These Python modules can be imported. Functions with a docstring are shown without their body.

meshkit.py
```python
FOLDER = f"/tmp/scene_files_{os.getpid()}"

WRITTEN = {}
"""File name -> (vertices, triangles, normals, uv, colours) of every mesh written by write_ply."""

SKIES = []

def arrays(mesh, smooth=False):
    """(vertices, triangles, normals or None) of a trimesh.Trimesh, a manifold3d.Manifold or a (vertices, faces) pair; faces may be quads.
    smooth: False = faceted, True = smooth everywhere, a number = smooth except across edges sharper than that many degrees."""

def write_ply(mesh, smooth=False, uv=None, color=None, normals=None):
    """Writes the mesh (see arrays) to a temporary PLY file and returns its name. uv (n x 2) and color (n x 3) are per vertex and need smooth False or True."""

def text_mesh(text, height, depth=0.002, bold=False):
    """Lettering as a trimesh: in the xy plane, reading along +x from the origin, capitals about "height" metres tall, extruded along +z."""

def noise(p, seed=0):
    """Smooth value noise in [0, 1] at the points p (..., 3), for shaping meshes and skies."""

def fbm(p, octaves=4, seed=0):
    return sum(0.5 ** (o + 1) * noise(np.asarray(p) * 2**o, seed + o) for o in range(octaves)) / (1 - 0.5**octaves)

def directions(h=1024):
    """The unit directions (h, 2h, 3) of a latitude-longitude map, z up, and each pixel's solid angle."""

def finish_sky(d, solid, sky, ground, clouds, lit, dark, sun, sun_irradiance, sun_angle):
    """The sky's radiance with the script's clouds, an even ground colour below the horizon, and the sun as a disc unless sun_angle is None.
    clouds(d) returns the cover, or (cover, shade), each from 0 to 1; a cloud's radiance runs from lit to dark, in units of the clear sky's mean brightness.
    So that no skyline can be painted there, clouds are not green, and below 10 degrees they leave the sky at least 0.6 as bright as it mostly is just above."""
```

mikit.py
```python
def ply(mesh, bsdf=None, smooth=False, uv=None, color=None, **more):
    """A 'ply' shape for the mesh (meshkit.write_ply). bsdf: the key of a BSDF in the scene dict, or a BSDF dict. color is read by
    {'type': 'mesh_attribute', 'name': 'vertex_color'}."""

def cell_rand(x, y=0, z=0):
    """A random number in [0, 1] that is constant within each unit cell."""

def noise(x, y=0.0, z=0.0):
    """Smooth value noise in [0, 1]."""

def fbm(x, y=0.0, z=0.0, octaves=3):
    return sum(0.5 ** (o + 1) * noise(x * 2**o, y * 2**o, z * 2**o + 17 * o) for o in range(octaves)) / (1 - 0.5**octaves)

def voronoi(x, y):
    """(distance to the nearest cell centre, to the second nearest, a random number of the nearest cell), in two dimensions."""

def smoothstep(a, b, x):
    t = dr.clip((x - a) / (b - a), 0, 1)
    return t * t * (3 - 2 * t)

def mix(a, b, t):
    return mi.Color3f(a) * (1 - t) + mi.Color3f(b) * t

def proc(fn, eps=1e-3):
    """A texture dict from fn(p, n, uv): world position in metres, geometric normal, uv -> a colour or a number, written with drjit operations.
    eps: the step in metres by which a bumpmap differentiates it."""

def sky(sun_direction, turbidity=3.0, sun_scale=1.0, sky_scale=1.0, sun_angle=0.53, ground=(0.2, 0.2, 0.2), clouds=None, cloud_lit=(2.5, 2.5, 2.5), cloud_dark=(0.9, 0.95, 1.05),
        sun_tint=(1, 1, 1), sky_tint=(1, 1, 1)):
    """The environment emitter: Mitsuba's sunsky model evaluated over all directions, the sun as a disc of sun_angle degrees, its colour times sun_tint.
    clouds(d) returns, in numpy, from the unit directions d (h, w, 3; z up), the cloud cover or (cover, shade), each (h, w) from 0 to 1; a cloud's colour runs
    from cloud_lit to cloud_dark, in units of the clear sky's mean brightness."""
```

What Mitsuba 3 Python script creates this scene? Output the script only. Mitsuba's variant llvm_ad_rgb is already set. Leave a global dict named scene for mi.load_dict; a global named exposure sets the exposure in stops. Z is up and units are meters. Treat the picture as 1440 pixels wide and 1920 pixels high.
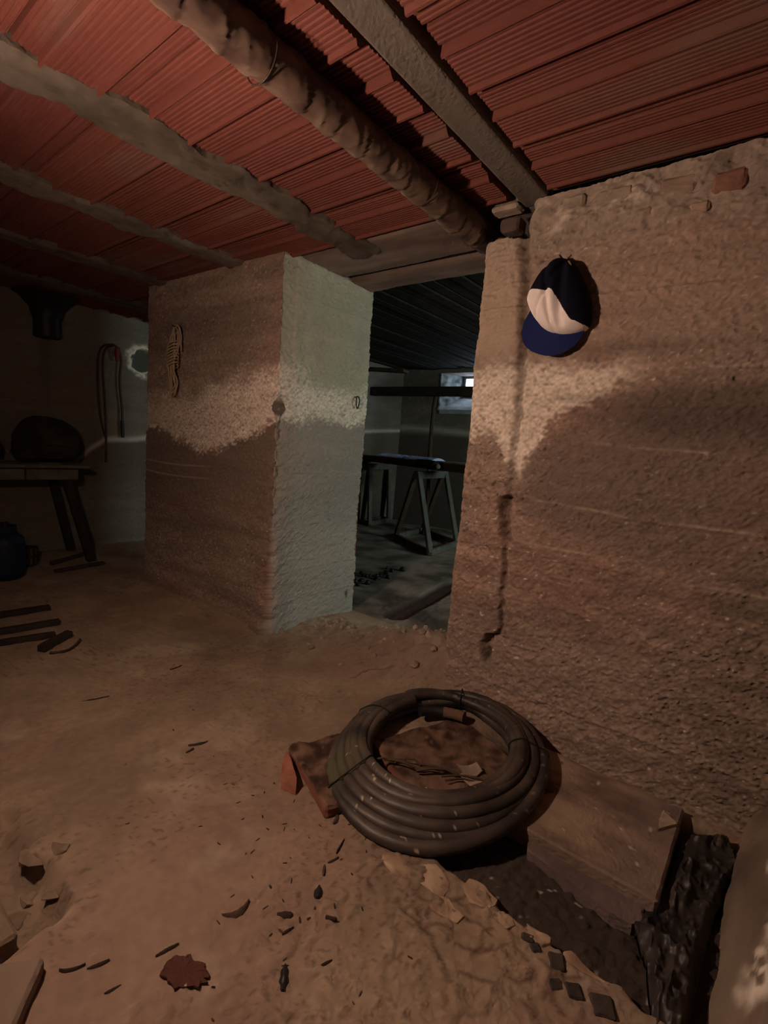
import math, random
import numpy as np, trimesh, mitsuba as mi, mikit
import drjit as dr
from meshkit import noise as _mn, fbm as _mf
from shapely.geometry import Polygon, Point
import shapely

T = mi.ScalarTransform4f
scene, labels = {}, {}
exposure = -0.12

# ------------------------------------------------------------------ camera
F_PX, YAW, PITCH, ROLL = 929.68, 0.66806, 0.13037, 0.07593
CAM = np.array([0.0, 0.0, 0.982])
_f = np.array([-math.sin(YAW) * math.cos(PITCH), math.cos(YAW) * math.cos(PITCH), -math.sin(PITCH)])
_r = np.array([math.cos(YAW), math.sin(YAW), 0.0])
_u = np.cross(_r, _f)
UP = -math.sin(ROLL) * _r + math.cos(ROLL) * _u
scene['camera'] = {'type': 'perspective', 'fov': math.degrees(2 * math.atan(720 / F_PX)), 'fov_axis': 'x',
                   'near_clip': 0.02, 'far_clip': 60.0,
                   'to_world': T().look_at(origin=CAM.tolist(), target=(CAM + _f).tolist(), up=UP.tolist())}
# ------------------------------------------------------------------ light
LAMP_POS = np.array([-1.14, 0.10, 1.22])
LAMP_AIM = np.array([0.67, 0.73, -0.05])
LAMP_RAD = [1440.0, 990.0, 735.0]         # bulb in front of its reflector
WIN_RAD = [14.5, 18.5, 17.0]              # daylight seen in the window panes of the back room
WIN_VIS = [6.5, 8.3, 10.8]

# ------------------------------------------------------------------ constants of the place
H = 1.825        # ceiling
D = 1.619        # front of right wall
PX0, PX1, PY0, PY1 = -3.08, -1.875, 1.49, 2.14     # the pier
DOOR_R = -0.918
LEFT = -4.1
BACK = 5.4
HB = 2.02        # ceiling of the back room
rng = np.random.default_rng(7)
random.seed(7)


def nz(p, s, seed=0):
    return _mn(np.asarray(p, float) * s, seed)


def fb(p, s, o=4, seed=0):
    return _mf(np.asarray(p, float) * s, o, seed)


def ss(a, b, x):
    t = np.clip((x - a) / (b - a), 0, 1)
    return t * t * (3 - 2 * t)


def lerp(a, b, t):
    t = np.asarray(t)[..., None]
    return np.asarray(a) * (1 - t) + np.asarray(b) * t


# ------------------------------------------------------------------ materials
def _fine(p, n, uv):
    return mikit.fbm(p.x * 140, p.y * 140, p.z * 140, 3)


scene['m_concrete'] = {'type': 'twosided', 'b': {'type': 'bumpmap', 'scale': 0.004, 't': mikit.proc(_fine, eps=8e-4),
                       'b': {'type': 'principled', 'base_color': {'type': 'mesh_attribute', 'name': 'vertex_color'}, 'roughness': 0.92, 'specular': 0.15}}}
scene['m_vc'] = {'type': 'twosided', 'b': {'type': 'principled', 'base_color': {'type': 'mesh_attribute', 'name': 'vertex_color'}, 'roughness': 0.85, 'specular': 0.2}}
scene['m_vcsheen'] = {'type': 'twosided', 'b': {'type': 'principled', 'base_color': {'type': 'mesh_attribute', 'name': 'vertex_color'}, 'roughness': 0.5, 'specular': 0.4}}


def flat(key, c, rough=0.8, spec=0.2, metal=0.0):
    scene[key] = {'type': 'twosided', 'b': {'type': 'principled', 'base_color': {'type': 'rgb', 'value': list(c)}, 'roughness': rough, 'specular': spec, 'metallic': metal}}


def _tilefn(tint):
    def fn(p, n, uv):
        g = mikit.fbm(p.x * 3.1, p.y * 14, p.z * 3, 3)
        h = mikit.fbm(p.x * 60, p.y * 60, p.z * 60, 2)
        c = mikit.mix((tint[0] * 0.78, tint[1] * 0.72, tint[2] * 0.7), (tint[0] * 1.12, tint[1] * 1.15, tint[2] * 1.15), g)
        d = mikit.smoothstep(0.60, 0.78, mikit.fbm(p.x * 2.3 + 9, p.y * 5.0, 2.0, 3))
        c = c * (1 - d * 0.40) + mi.Color3f(0.12, 0.085, 0.065) * d * 0.40
        return c * (0.92 + 0.16 * h)
    return fn


for k, tint in enumerate([(0.137, 0.0432, 0.032), (0.122, 0.0373, 0.0282), (0.147, 0.0498, 0.0365), (0.127, 0.039, 0.0311)]):
    scene[f'm_tile{k}'] = {'type': 'twosided', 'b': {'type': 'principled', 'base_color': mikit.proc(_tilefn(tint)), 'roughness': 0.8, 'specular': 0.25}}
flat('m_iron', (0.045, 0.03, 0.0225), 0.6, 0.4, 0.3)
flat('m_tie', (0.015, 0.0175, 0.01), 0.7)
flat('m_black', (0.012, 0.012, 0.012), 0.5, 0.4)
flat('m_navy', (0.0066, 0.0066, 0.0143), 0.9, 0.1)
flat('m_blue', (0.0072, 0.0135, 0.0765), 0.8, 0.2)
flat('m_white', (0.78, 0.70, 0.66), 0.9, 0.1)
flat('m_strap', (0.252, 0.204, 0.144), 0.8)
flat('m_rope', (0.34, 0.25, 0.17), 0.9, 0.1)
flat('m_redhose', (0.05, 0.015, 0.011), 0.5, 0.4)
flat('m_red', (0.175, 0.015, 0.01), 0.5, 0.4)
flat('m_bluecan', (0.0072, 0.021, 0.045), 0.55, 0.4)
flat('m_straw', (0.11, 0.085, 0.055), 0.9)
flat('m_sleeve', (0.132, 0.0798, 0.055), 0.85)
flat('m_leaf', (0.077, 0.0319, 0.0231), 0.9)
flat('m_dark', (0.02, 0.017, 0.014), 0.9)
flat('m_sheet', (0.50, 0.58, 0.88), 0.30, 0.9)
flat('m_frame', (0.25, 0.25, 0.24), 0.6)


def _wood(base, s=30.0):
    def fn(p, n, uv):
        g = mikit.fbm(p.x * s, p.y * s, p.z * s * 0.6, 3)
        return mikit.mix((base[0] * .55, base[1] * .55, base[2] * .55), (base[0] * 1.3, base[1] * 1.3, base[2] * 1.3), g)
    return fn


for k, c in {'m_woodgrey': (0.135, 0.131, 0.113), 'm_woodbrown': (0.0765, 0.0495, 0.0338), 'm_wooddark': (0.0405, 0.0293, 0.0225), 'm_boardback': (0.0248, 0.0203, 0.0158)}.items():
    scene[k] = {'type': 'twosided', 'b': {'type': 'principled', 'base_color': mikit.proc(_wood(c)), 'roughness': 0.85, 'specular': 0.15}}


# ------------------------------------------------------------------ builders
def put(key, mesh, bsdf, smooth=False, color=None, label=None, cat=None, group=None, kind=None, **kw):
    k, n = key, 0
    while k in scene:
        n += 1
        k = f'{key}_{n:03d}'
    scene[k] = mikit.ply(mesh, bsdf, smooth=smooth, color=color, **kw)
    if label or cat or group or kind:
        tag(k, label, cat, group, kind)
    return k


def tag(key, label=None, cat=None, group=None, kind=None):
    d = labels.setdefault(key, {})
    for a, b in (('label', label), ('category', cat), ('group', group), ('kind', kind)):
        if b:
            d[a] = b


_used = {}


def thing(name, label, cat, group=None, kind=None):
    n = _used.get(name, -1) + 1
    _used[name] = n
    key = name if n == 0 else f'{name}_{n:03d}'
    tag(key, label, cat, group, kind)
    return key


def gridfaces(n, m, flip=False):
    i, j = np.meshgrid(np.arange(n - 1), np.arange(m - 1), indexing='ij')
    a = (i * m + j).ravel()
    q = np.stack([a, a + m, a + m + 1, a + 1], 1)
    if flip:
        q = q[:, ::-1]
    return np.vstack([q[:, [0, 1, 2]], q[:, [0, 2, 3]]])


def slab(P, back, col, flip=False):
    """Front grid P (n, m, 3), a skirt to the border moved by back(P), and a rear sheet on that border. Returns mesh, colours."""
    n, m = P.shape[:2]
    V, F, C = [P.reshape(-1, 3)], [gridfaces(n, m, flip)], [col.reshape(-1, 3)]
    loop = np.concatenate([np.arange(m), np.arange(1, n) * m + m - 1, (n - 1) * m + np.arange(m - 2, -1, -1), np.arange(n - 2, 0, -1) * m])
    B = back(P.reshape(-1, 3)[loop])
    k, base = len(loop), n * m
    fr = P.reshape(-1, 3)[loop]
    V += [fr, B, B.mean(0)[None]]
    C += [col.reshape(-1, 3)[loop]] * 2 + [col.reshape(-1, 3)[loop].mean(0)[None]]
    i = np.arange(k)
    j = (i + 1) % k
    q = np.stack([base + j, base + i, base + k + i, base + k + j], 1)
    c = np.stack([base + k + j, base + k + i, np.full(k, base + 2 * k)], 1)
    if flip:
        q, c = q[:, ::-1], c[:, ::-1]
    F += [q[:, [0, 1, 2]], q[:, [0, 2, 3]], c]
    return trimesh.Trimesh(np.vstack(V), np.vstack(F), process=False), np.vstack(C)


def tube(pts, r, sides=8, closed=False, caps=True):
    p = np.asarray(pts, float)
    n = len(p)
    r = np.broadcast_to(np.asarray(r, float), (n,))
    t = (np.roll(p, -1, 0) - np.roll(p, 1, 0)) if closed else np.gradient(p, axis=0)
    t /= np.linalg.norm(t, axis=1, keepdims=True) + 1e-12
    a = np.cross(t[0], [0, 0, 1.0] if abs(t[0][2]) < 0.9 else [1.0, 0, 0])
    A = []
    for k in range(n):
        a = a - t[k] * (a @ t[k])
        a /= np.linalg.norm(a) + 1e-12
        A.append(a)
    A = np.array(A)
    B = np.cross(t, A)
    th = np.arange(sides) * 2 * np.pi / sides
    V = p[:, None] + r[:, None, None] * (np.cos(th)[None, :, None] * A[:, None] + np.sin(th)[None, :, None] * B[:, None])
    kk = n if closed else n - 1
    i, j = np.meshgrid(np.arange(kk), np.arange(sides), indexing='ij')
    i2, j2 = (i + 1) % n, (j + 1) % sides
    q = np.stack([i * sides + j, i * sides + j2, i2 * sides + j2, i2 * sides + j], -1).reshape(-1, 4)
    F = [q[:, [0, 1, 2]], q[:, [0, 2, 3]]]
    V = V.reshape(-1, 3)
    if caps and not closed:
        V = np.vstack([V, p[0], p[-1]])
        s = np.arange(sides)
        F += [np.stack([(s + 1) % sides, s, np.full(sides, n * sides)], 1),
              np.stack([(n - 1) * sides + s, (n - 1) * sides + (s + 1) % sides, np.full(sides, n * sides + 1)], 1)]
    return trimesh.Trimesh(V, np.vstack(F), process=False)


def spline(pts, n=60, closed=False):
    from scipy.interpolate import CubicSpline
    p = np.asarray(pts, float)
    if closed:
        p = np.vstack([p, p[:1]])
    d = np.r_[0, np.cumsum(np.linalg.norm(np.diff(p, axis=0), axis=1))]
    cs = CubicSpline(d, p, bc_type='periodic' if closed else 'not-a-knot' if len(p) > 3 else 'natural')
    return cs(np.linspace(0, d[-1], n, endpoint=not closed))


def box(lo, hi, bev=0.004):
    lo, hi = np.array(lo, float), np.array(hi, float)
    bev = min(bev, (hi - lo).min() * 0.4)
    pts = []
    for k in range(3):
        e = np.full(3, bev)
        e[k] = 0
        for s in np.ndindex(2, 2, 2):
            s = np.array(s)
            pts.append(np.where(s, hi - e, lo + e))
    return trimesh.convex.convex_hull(np.array(pts))


def beam(a, b, w, h, up=(0, 0, 1)):
    """A squared timber from a to b."""
    a, b = np.array(a, float), np.array(b, float)
    L = np.linalg.norm(b - a)
    t = (b - a) / L
    u = np.array(up, float)
    s = np.cross(t, u)
    if np.linalg.norm(s) < 1e-3:
        s = np.cross(t, [1.0, 0, 0])
    s /= np.linalg.norm(s)
    u = np.cross(s, t)
    m = box((-w / 2, 0, -h / 2), (w / 2, L, h / 2), 0.003)
    M = np.eye(4)
    M[:3, 0], M[:3, 1], M[:3, 2], M[:3, 3] = s, t, u, a
    m.apply_transform(M)
    return m


def lathe(prof, center, sides=32):
    return trimesh.creation.revolve(np.array(prof, float), sections=sides).apply_translation(center)


def rough(mesh, amp, s, seed=0, sub=0):
    for _ in range(sub):
        mesh = mesh.subdivide()
    mesh = trimesh.Trimesh(mesh.vertices, mesh.faces)
    v = np.array(mesh.vertices)
    mesh.vertices = v + np.array(mesh.vertex_normals) * ((fb(v, s, 3, seed) - 0.5) * 2 * amp)[:, None]
    return mesh


def vcol(mesh, a, b, s, seed=0, power=1.0):
    g = fb(np.array(mesh.vertices), s, 4, seed)
    return lerp(a, b, np.clip((g - 0.5) * 2.2 * power + 0.5, 0, 1))


# concrete colours (true colours of the stuff; the warm cast is the lamp's)
BASE = np.array([0.275, 0.208, 0.163])
DARK = np.array([0.158, 0.116, 0.094])
PALE = np.array([0.76, 0.66, 0.555])
GREY = np.array([0.30, 0.27, 0.225])


def pit_mask(q, seed):
    d = ss(0.40, 0.68, fb(q, 3.2, 3, seed + 4))
    return np.clip(ss(0.82, 0.93, nz(q, 74, seed + 3)) * d + ss(0.72, 0.90, nz(q, 128, seed + 9)) * (.45 + .55 * d), 0, 1)


def concrete_relief(q, seed=0, board=0.165):
    """q (..., 3) points on a wall; relief outwards in metres: board marks, aggregate and pits."""
    z = q[..., 2] + 0.012 * (fb(q, 1.6, 2, seed + 5) - 0.5)
    ph = z / board
    idx = np.floor(ph)
    edge = np.abs(ph - np.round(ph)) * board
    step = (nz(np.stack([idx, idx * 0 + 3.3, idx * 0], -1), 1.0, seed) - 0.5) * 0.006
    line = 0.0035 * np.exp(-(edge / 0.005) ** 2) * (nz(q, 2.2, seed + 8) > 0.42)
    agg = (fb(q, 48, 3, seed + 1) - 0.5) * 0.012 + (nz(q, 118, seed + 12) - 0.5) * 0.0055
    strat = (fb(q * [4, 4, 42], 1.0, 3, seed + 2) - 0.5) * 0.0035
    pits = -0.0055 * pit_mask(q, seed)
    return (fb(q, 1.8, 3, seed + 6) - 0.5) * 0.02 + step + line + agg + strat + pits


def concrete_tone(q, seed=0):
    s = fb(q * [2.2, 2.2, 16], 1.0, 4, seed + 20)
    b = fb(q, 2.6, 4, seed + 21)
    t = np.clip((0.6 * s + 0.4 * b - 0.5) * 3.0 + 0.5, 0, 1)
    c = lerp(DARK * 1.15, BASE * 1.15, t)
    c = lerp(c, c * [1.12, 0.93, 0.92], ss(0.45, 0.75, fb(q, 3.3, 3, seed + 22)) * 0.7)
    fl = nz(q, 95, seed + 23)
    c = c * (0.80 + 0.4 * fb(q, 34, 3, seed + 24))[..., None]
    c = c * (0.58 + 0.84 * (0.5 * nz(q, 95, seed + 26) + 0.5 * nz(q, 160, seed + 27)))[..., None]
    c = lerp(c, PALE * 0.95, ss(0.86, 0.94, fl) * 0.65)
    c = lerp(c, DARK * 0.3, pit_mask(q, seed) * 0.7)
    return c


# ------------------------------------------------------------------ floor height (used to stand things on)
MOUND = 0.155


def zfloor(x, y, detail=False):
    x, y = np.asarray(x, float), np.asarray(y, float)
    # the heap of rubble in the doorway, highest at the foot of the right-hand wall
    ridge = np.exp(-((y - 1.86) / 0.26) ** 2 * np.where(y > 1.86, 2.2, 1.0))
    along = 0.035 + MOUND * ss(-1.75, -0.95, x) * (1 - ss(-0.82, -0.46, x))
    inside = ss(-2.05, -1.85, x) * (1 - ss(-0.6, -0.44, x))
    z = ridge * along * inside
    # earth thrown up against the pier
    z = z + 0.045 * np.exp(-np.clip(PY0 - y, 0, 9) / 0.07) * ss(-3.2, -3.0, x) * (1 - ss(-1.9, -1.8, x)) * (y < 1.6)
    # the sunk strip along the right wall and its broken edge
    p = np.stack([x, y, x * 0], -1)
    e = 0.955 + 0.055 * (fb(p, 5, 3, 31) - 0.5) + 0.02 * (nz(p, 30, 32) - 0.5)
    strip = ss(e, e + 0.022, y) * ss(-0.72, -0.50, x) * (1 - ss(1.53, 1.60, y)) * (x < 0.6)
    z = z - 0.032 * strip
    # the pit at the camera's left foot
    pit = (1 - ss(-1.04, -0.965, x + 0.05 * (nz(p, 14, 33) - 0.5))) * ss(-1.5, -1.25, x) * (1 - ss(0.30, 0.36, y + 0.05 * (nz(p, 18, 34) - 0.5)))
    z = z - 0.07 * pit
    z = z + 0.05 * ss(-3.6, -4.1, x) * (y < 2.2)
    if detail:
        z = z + (fb(p, 2.2, 3, 35) - 0.5) * 0.016 + (fb(p, 26, 4, 36) - 0.5) * 0.007
        heap = np.clip(ridge * inside, 0, 1)
        z = z + heap * (fb(p, 34, 3, 37) - 0.4) * 0.035
        crumbs = ss(0.62, 0.80, nz(p, 60, 38)) * ss(0.45, 0.62, fb(p, 3.1, 3, 39))
        z = z + crumbs * 0.005
        z = z + strip * (fb(p, 60, 2, 40) - 0.5) * 0.012
        edge = np.exp(-((y - e) / 0.10) ** 2) * ss(-0.75, -0.5, x) * (y < e + 0.01) * (x < 0.1)
        z = z + edge * ((fb(p, 22, 4, 41) - 0.45) * 0.018)
        wx, wy = x + .03 * (fb(p, 22, 3, 43) - .5), y + .03 * (fb(p, 22, 3, 44) - .5)
        for cr in CRACKS:
            d = polydist(wx, wy, cr)
            z = z - 0.004 * np.exp(-(d / 0.0035) ** 2) * ss(.35, .6, nz(p, 9, 42))
    return z, strip


def polydist(x, y, pts):
    d = np.full(np.shape(x), 9.0)
    for (ax, ay), (bx, by) in zip(pts[:-1], pts[1:]):
        L2 = (bx - ax) ** 2 + (by - ay) ** 2
        t = np.clip(((x - ax) * (bx - ax) + (y - ay) * (by - ay)) / L2, 0, 1)
        d = np.minimum(d, np.hypot(x - ax - t * (bx - ax), y - ay - t * (by - ay)))
    return d


CRACKS = [[(-1.245, 0.66), (-1.21, 0.71), (-1.14, 0.78), (-1.12, 0.86), (-1.10, 0.92)],
          [(-1.02, 0.36), (-1.00, 0.385), (-1.01, 0.43), (-0.99, 0.47), (-1.0, 0.52)],
          [(-1.30, 1.45), (-1.25, 1.56), (-1.16, 1.62), (-1.12, 1.66)],
          [(-0.52, 0.96), (-0.50, 0.90), (-0.46, 0.88), (-0.455, 0.83)],
          [(-0.62, 0.90), (-0.52, 0.82), (-0.42, 0.80), (-0.30, 0.72)]]


def build_floor():
    xs = np.r_[np.arange(-4.25, -2.0, 0.02), np.arange(-2.0, 0.05, 0.0055), np.arange(0.05, 1.15, 0.03)]
    ys = np.r_[np.arange(-1.75, 0.1, 0.04), np.arange(0.1, 1.70, 0.0055), np.arange(1.70, 2.6, 0.01), np.arange(2.6, 5.56, 0.025)]
    X, Y = np.meshgrid(xs, ys, indexing='ij')
    Z, strip = zfloor(X, Y, True)
    P = np.stack([X, Y, Z], -1)
    q = np.stack([X, Y, X * 0], -1)
    a, b = fb(q, 1.5, 4, 51), fb(q, 7.5, 4, 52)
    t = np.clip((0.5 * a + 0.5 * b - 0.5) * 2.6 + 0.5, 0, 1)
    c = lerp([0.195, 0.140, 0.101], [0.325, 0.242, 0.168], t)
    c = lerp(c, [0.25, 0.165, 0.125], ss(0.50, 0.68, fb(q, 2.3, 3, 53)) * 0.6)
    c = lerp(c, [0.40, 0.33, 0.245], ss(0.60, 0.75, fb(q, 4.4, 4, 54)) * 0.35)
    c = c * (.86 + .28 * fb(q, 70, 2, 49))[..., None]
    c = lerp(c, [0.08, 0.05, 0.04], ss(0.78, 0.88, nz(q, 120, 55)) * ss(0.45, 0.6, fb(q, 3.5, 3, 56)) * 0.5)
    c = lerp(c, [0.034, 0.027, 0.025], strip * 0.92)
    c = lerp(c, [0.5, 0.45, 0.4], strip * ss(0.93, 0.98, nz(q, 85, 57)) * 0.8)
    wx, wy = X + .03 * (fb(q, 22, 3, 43) - .5), Y + .03 * (fb(q, 22, 3, 44) - .5)
    for cr in CRACKS:
        c = lerp(c, [0.07, 0.045, 0.035], np.exp(-(polydist(wx, wy, cr) / 0.0035) ** 2) * 0.8 * ss(.35, .6, nz(q, 9, 42)))
    # roots and dirt along the broken edge
    for k in range(26):
        x0 = -0.72 + 0.6 * rng.random()
        y0 = 0.90 - 0.35 * (x0 + 0.72) * rng.random() * 0.5 + 0.03 * rng.normal()
        pts, an = [(x0, y0)], rng.uniform(0, 6.28)
        for _ in range(5):
            an += rng.normal() * 0.6
            pts.append((pts[-1][0] + 0.016 * math.cos(an), pts[-1][1] + 0.016 * math.sin(an)))
        m = (np.abs(X - x0) < 0.1) & (np.abs(Y - y0) < 0.1)
        d = polydist(X[m], Y[m], pts)
        c[m] = lerp(c[m], [0.10, 0.055, 0.04], np.exp(-(d / 0.004) ** 2) * 0.7)
    heap = np.exp(-((Y - 1.86) / 0.2) ** 2) * ss(-2.05, -1.85, X) * (1 - ss(-0.75, -0.6, X))
    c = lerp(c, lerp([0.16, 0.12, 0.09], [0.40, 0.32, 0.25], fb(q, 30, 3, 58)), heap * 0.8)
    br = Y > 2.15
    g = lerp([0.08, 0.065, 0.055], [0.24, 0.195, 0.165], np.clip((fb(q, 5, 4, 59) - .5) * 2.4 + .5, 0, 1))
    c = np.where(br[..., None], g, c)
    dk = np.exp(-(((X + 2.27) / 0.13) ** 2 + ((Y - 2.72) / 0.22) ** 2))
    c = lerp(c, [0.03, 0.03, 0.03], dk * ss(0.35, 0.6, nz(q, 45, 60)))
    # the dark gutter across the back room's floor
    gd = polydist(X, Y, [(-1.66, 2.28), (-1.80, 3.15)])
    c = lerp(c, [0.055, 0.035, 0.03], (1 - ss(0.06, 0.085, gd)))
    P[..., 2] -= 0.025 * (1 - ss(0.06, 0.08, gd))
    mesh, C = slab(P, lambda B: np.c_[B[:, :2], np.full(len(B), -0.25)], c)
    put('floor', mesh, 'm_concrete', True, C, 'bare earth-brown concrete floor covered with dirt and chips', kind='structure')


build_floor()


# ------------------------------------------------------------------ right wall
def right_wall():
    xr = 1.12
    zs = np.r_[np.arange(-0.12, H - 0.008, 0.0038)]
    ss_ = np.r_[np.arange(0, 1.15, 0.0038), np.arange(1.15, xr + 0.918, 0.03)]
    S, Z = np.meshgrid(ss_, zs, indexing='ij')
    x0 = DOOR_R + 0.007 * (fb(np.stack([Z * 0, Z * 0 + 2, Z], -1), 7, 4, 61) - 0.5) * 2
    x0 = x0 - 0.008 * ss(0.75, 0.4, Z)
    X = x0 + S
    q = np.stack([X, X * 0 + D, Z], -1)
    d = concrete_relief(q, 100)
    fade = 1 - ss(0.0, 0.02, S)
    d = d - 0.012 * fade ** 2
    # the jagged chase cut from the ceiling to the floor
    cx = np.interp(Z, [0.0, 0.20, 0.30, 0.335, 0.345, 0.69, 0.80, 0.835, 0.85, 0.97, 1.35, 1.70, 1.9],
                   [-.757, -.755, -.755, -.745, -.712, -.722, -.742, -.742, -.722, -.728, -.738, -.775, -.775])
    cx = cx + 0.010 * (fb(np.stack([Z * 0, Z * 0, Z], -1), 16, 3, 62) - 0.5) * 2 + .014 * (fb(q, 34, 3, 60) - .5)
    wd = np.interp(Z, [0.0, 0.22, 0.24, 0.33, 0.345, 0.36, 0.68, 0.70, 0.835, 0.85, 0.95, 1.3, 1.72], [.001, .001, .016, .016, .012, .008, .010, .019, .021, .009, .012, .016, .018])
    dep = np.interp(Z, [0.0, 0.22, 0.24, 0.33, 0.345, 0.36, 0.66, 0.685, 0.70, 0.835, 0.85, 0.9, 1.1, 1.72], [0, 0, .03, .03, .02, .013, .014, .002, .03, .03, .008, .008, .016, .024])
    ch = np.exp(-np.abs((X - cx) / wd) ** 2.6)
    d = d - ch * dep * 1.3 * (0.65 + 0.7 * nz(q, 50, 63))
    ledge = lambda xa, xb, zc, w, h: h * ss(xa - .01, xa + .01, X) * (1 - ss(xb - .02, xb + .02, X)) * np.exp(-((Z - zc) / w) ** 2)
    d = d - ledge(-.745, -.64, 0.838, 0.005, 0.012) - ledge(-.745, -.67, 0.338, 0.005, 0.012)
    # mortar lumps and stones at the wall head
    head = ss(1.62, 1.70, Z + 0.05 * (fb(q, 6, 3, 64) - 0.5))
    d = d + head * ((fb(q, 14, 4, 65) - 0.5) * 0.055 + 0.006) * ss(-0.80, -0.74, X)
    # the hole the pipe goes through
    zb = 1.712 + 0.018 * (fb(q, 18, 3, 66) - 0.5) * 2
    hole = (X < -0.775 + 0.03 * (nz(q, 24, 67) - .5)) & (Z > zb)
    d = np.where(hole, -0.36, d)
    hole = (X < -0.770 + 0.03 * (nz(q, 24, 67) - .5)) & (Z > zb - .004)
    P = np.stack([X, D - d, Z], -1)
    c = concrete_tone(q, 100)
    n1 = (fb(q, 10, 5, 69) - 0.5) + .5 * (nz(q, 95, 78) - .5)
    # salt bloom above the damp
    lo = np.interp(X, [-.95, -.80, -.755, -.72, -.70, -.66, -.62, -.55, -.47, -.38, -.28], [1.05, 1.06, .97, .92, .93, 1.00, 1.06, 1.12, 1.17, 1.21, 1.25])
    hi = np.interp(X, [-.95, -.74, -.6, -.45, -.2], [1.27, 1.27, 1.28, 1.27, 1.27])
    pale = ss(lo - 0.015, lo + 0.025, Z + 0.13 * n1) * (1 - ss(hi - 0.03, hi + 0.06, Z + 0.12 * n1)) * (1 - ss(-.50, -.30, X + 0.15 * n1))
    c = lerp(c, PALE * (0.52 + 0.8 * nz(q, 125, 70))[..., None] * (1 - .4 * ss(.62, .8, nz(q, 85, 77)))[..., None], pale * (0.66 + 0.34 * nz(q, 30, 71)))
    mid = ss(1.24, 1.36, Z) * (1 - ss(1.52, 1.66, Z))
    c = lerp(c, BASE * 1.25, mid * 0.5)
    col = (1 - ss(-.79, -.74, X)) * ss(1.25, 1.4, Z)
    c = lerp(c, [0.43, 0.33, 0.25], col * 0.7)
    damp = ss(lo + 0.02, lo - 0.06, Z) * ss(0.55, 0.85, Z + 0.2 * n1) * ss(-.74, -.6, X)
    c = lerp(c, DARK * 0.95, damp * 0.6)
    dk2 = np.exp(-((Z - 1.12 - 0.05 * n1) / 0.07) ** 2) * ss(-.52, -.3, X)
    c = lerp(c, DARK * [0.62, 0.6, 0.68], dk2 * 0.8)
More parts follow.
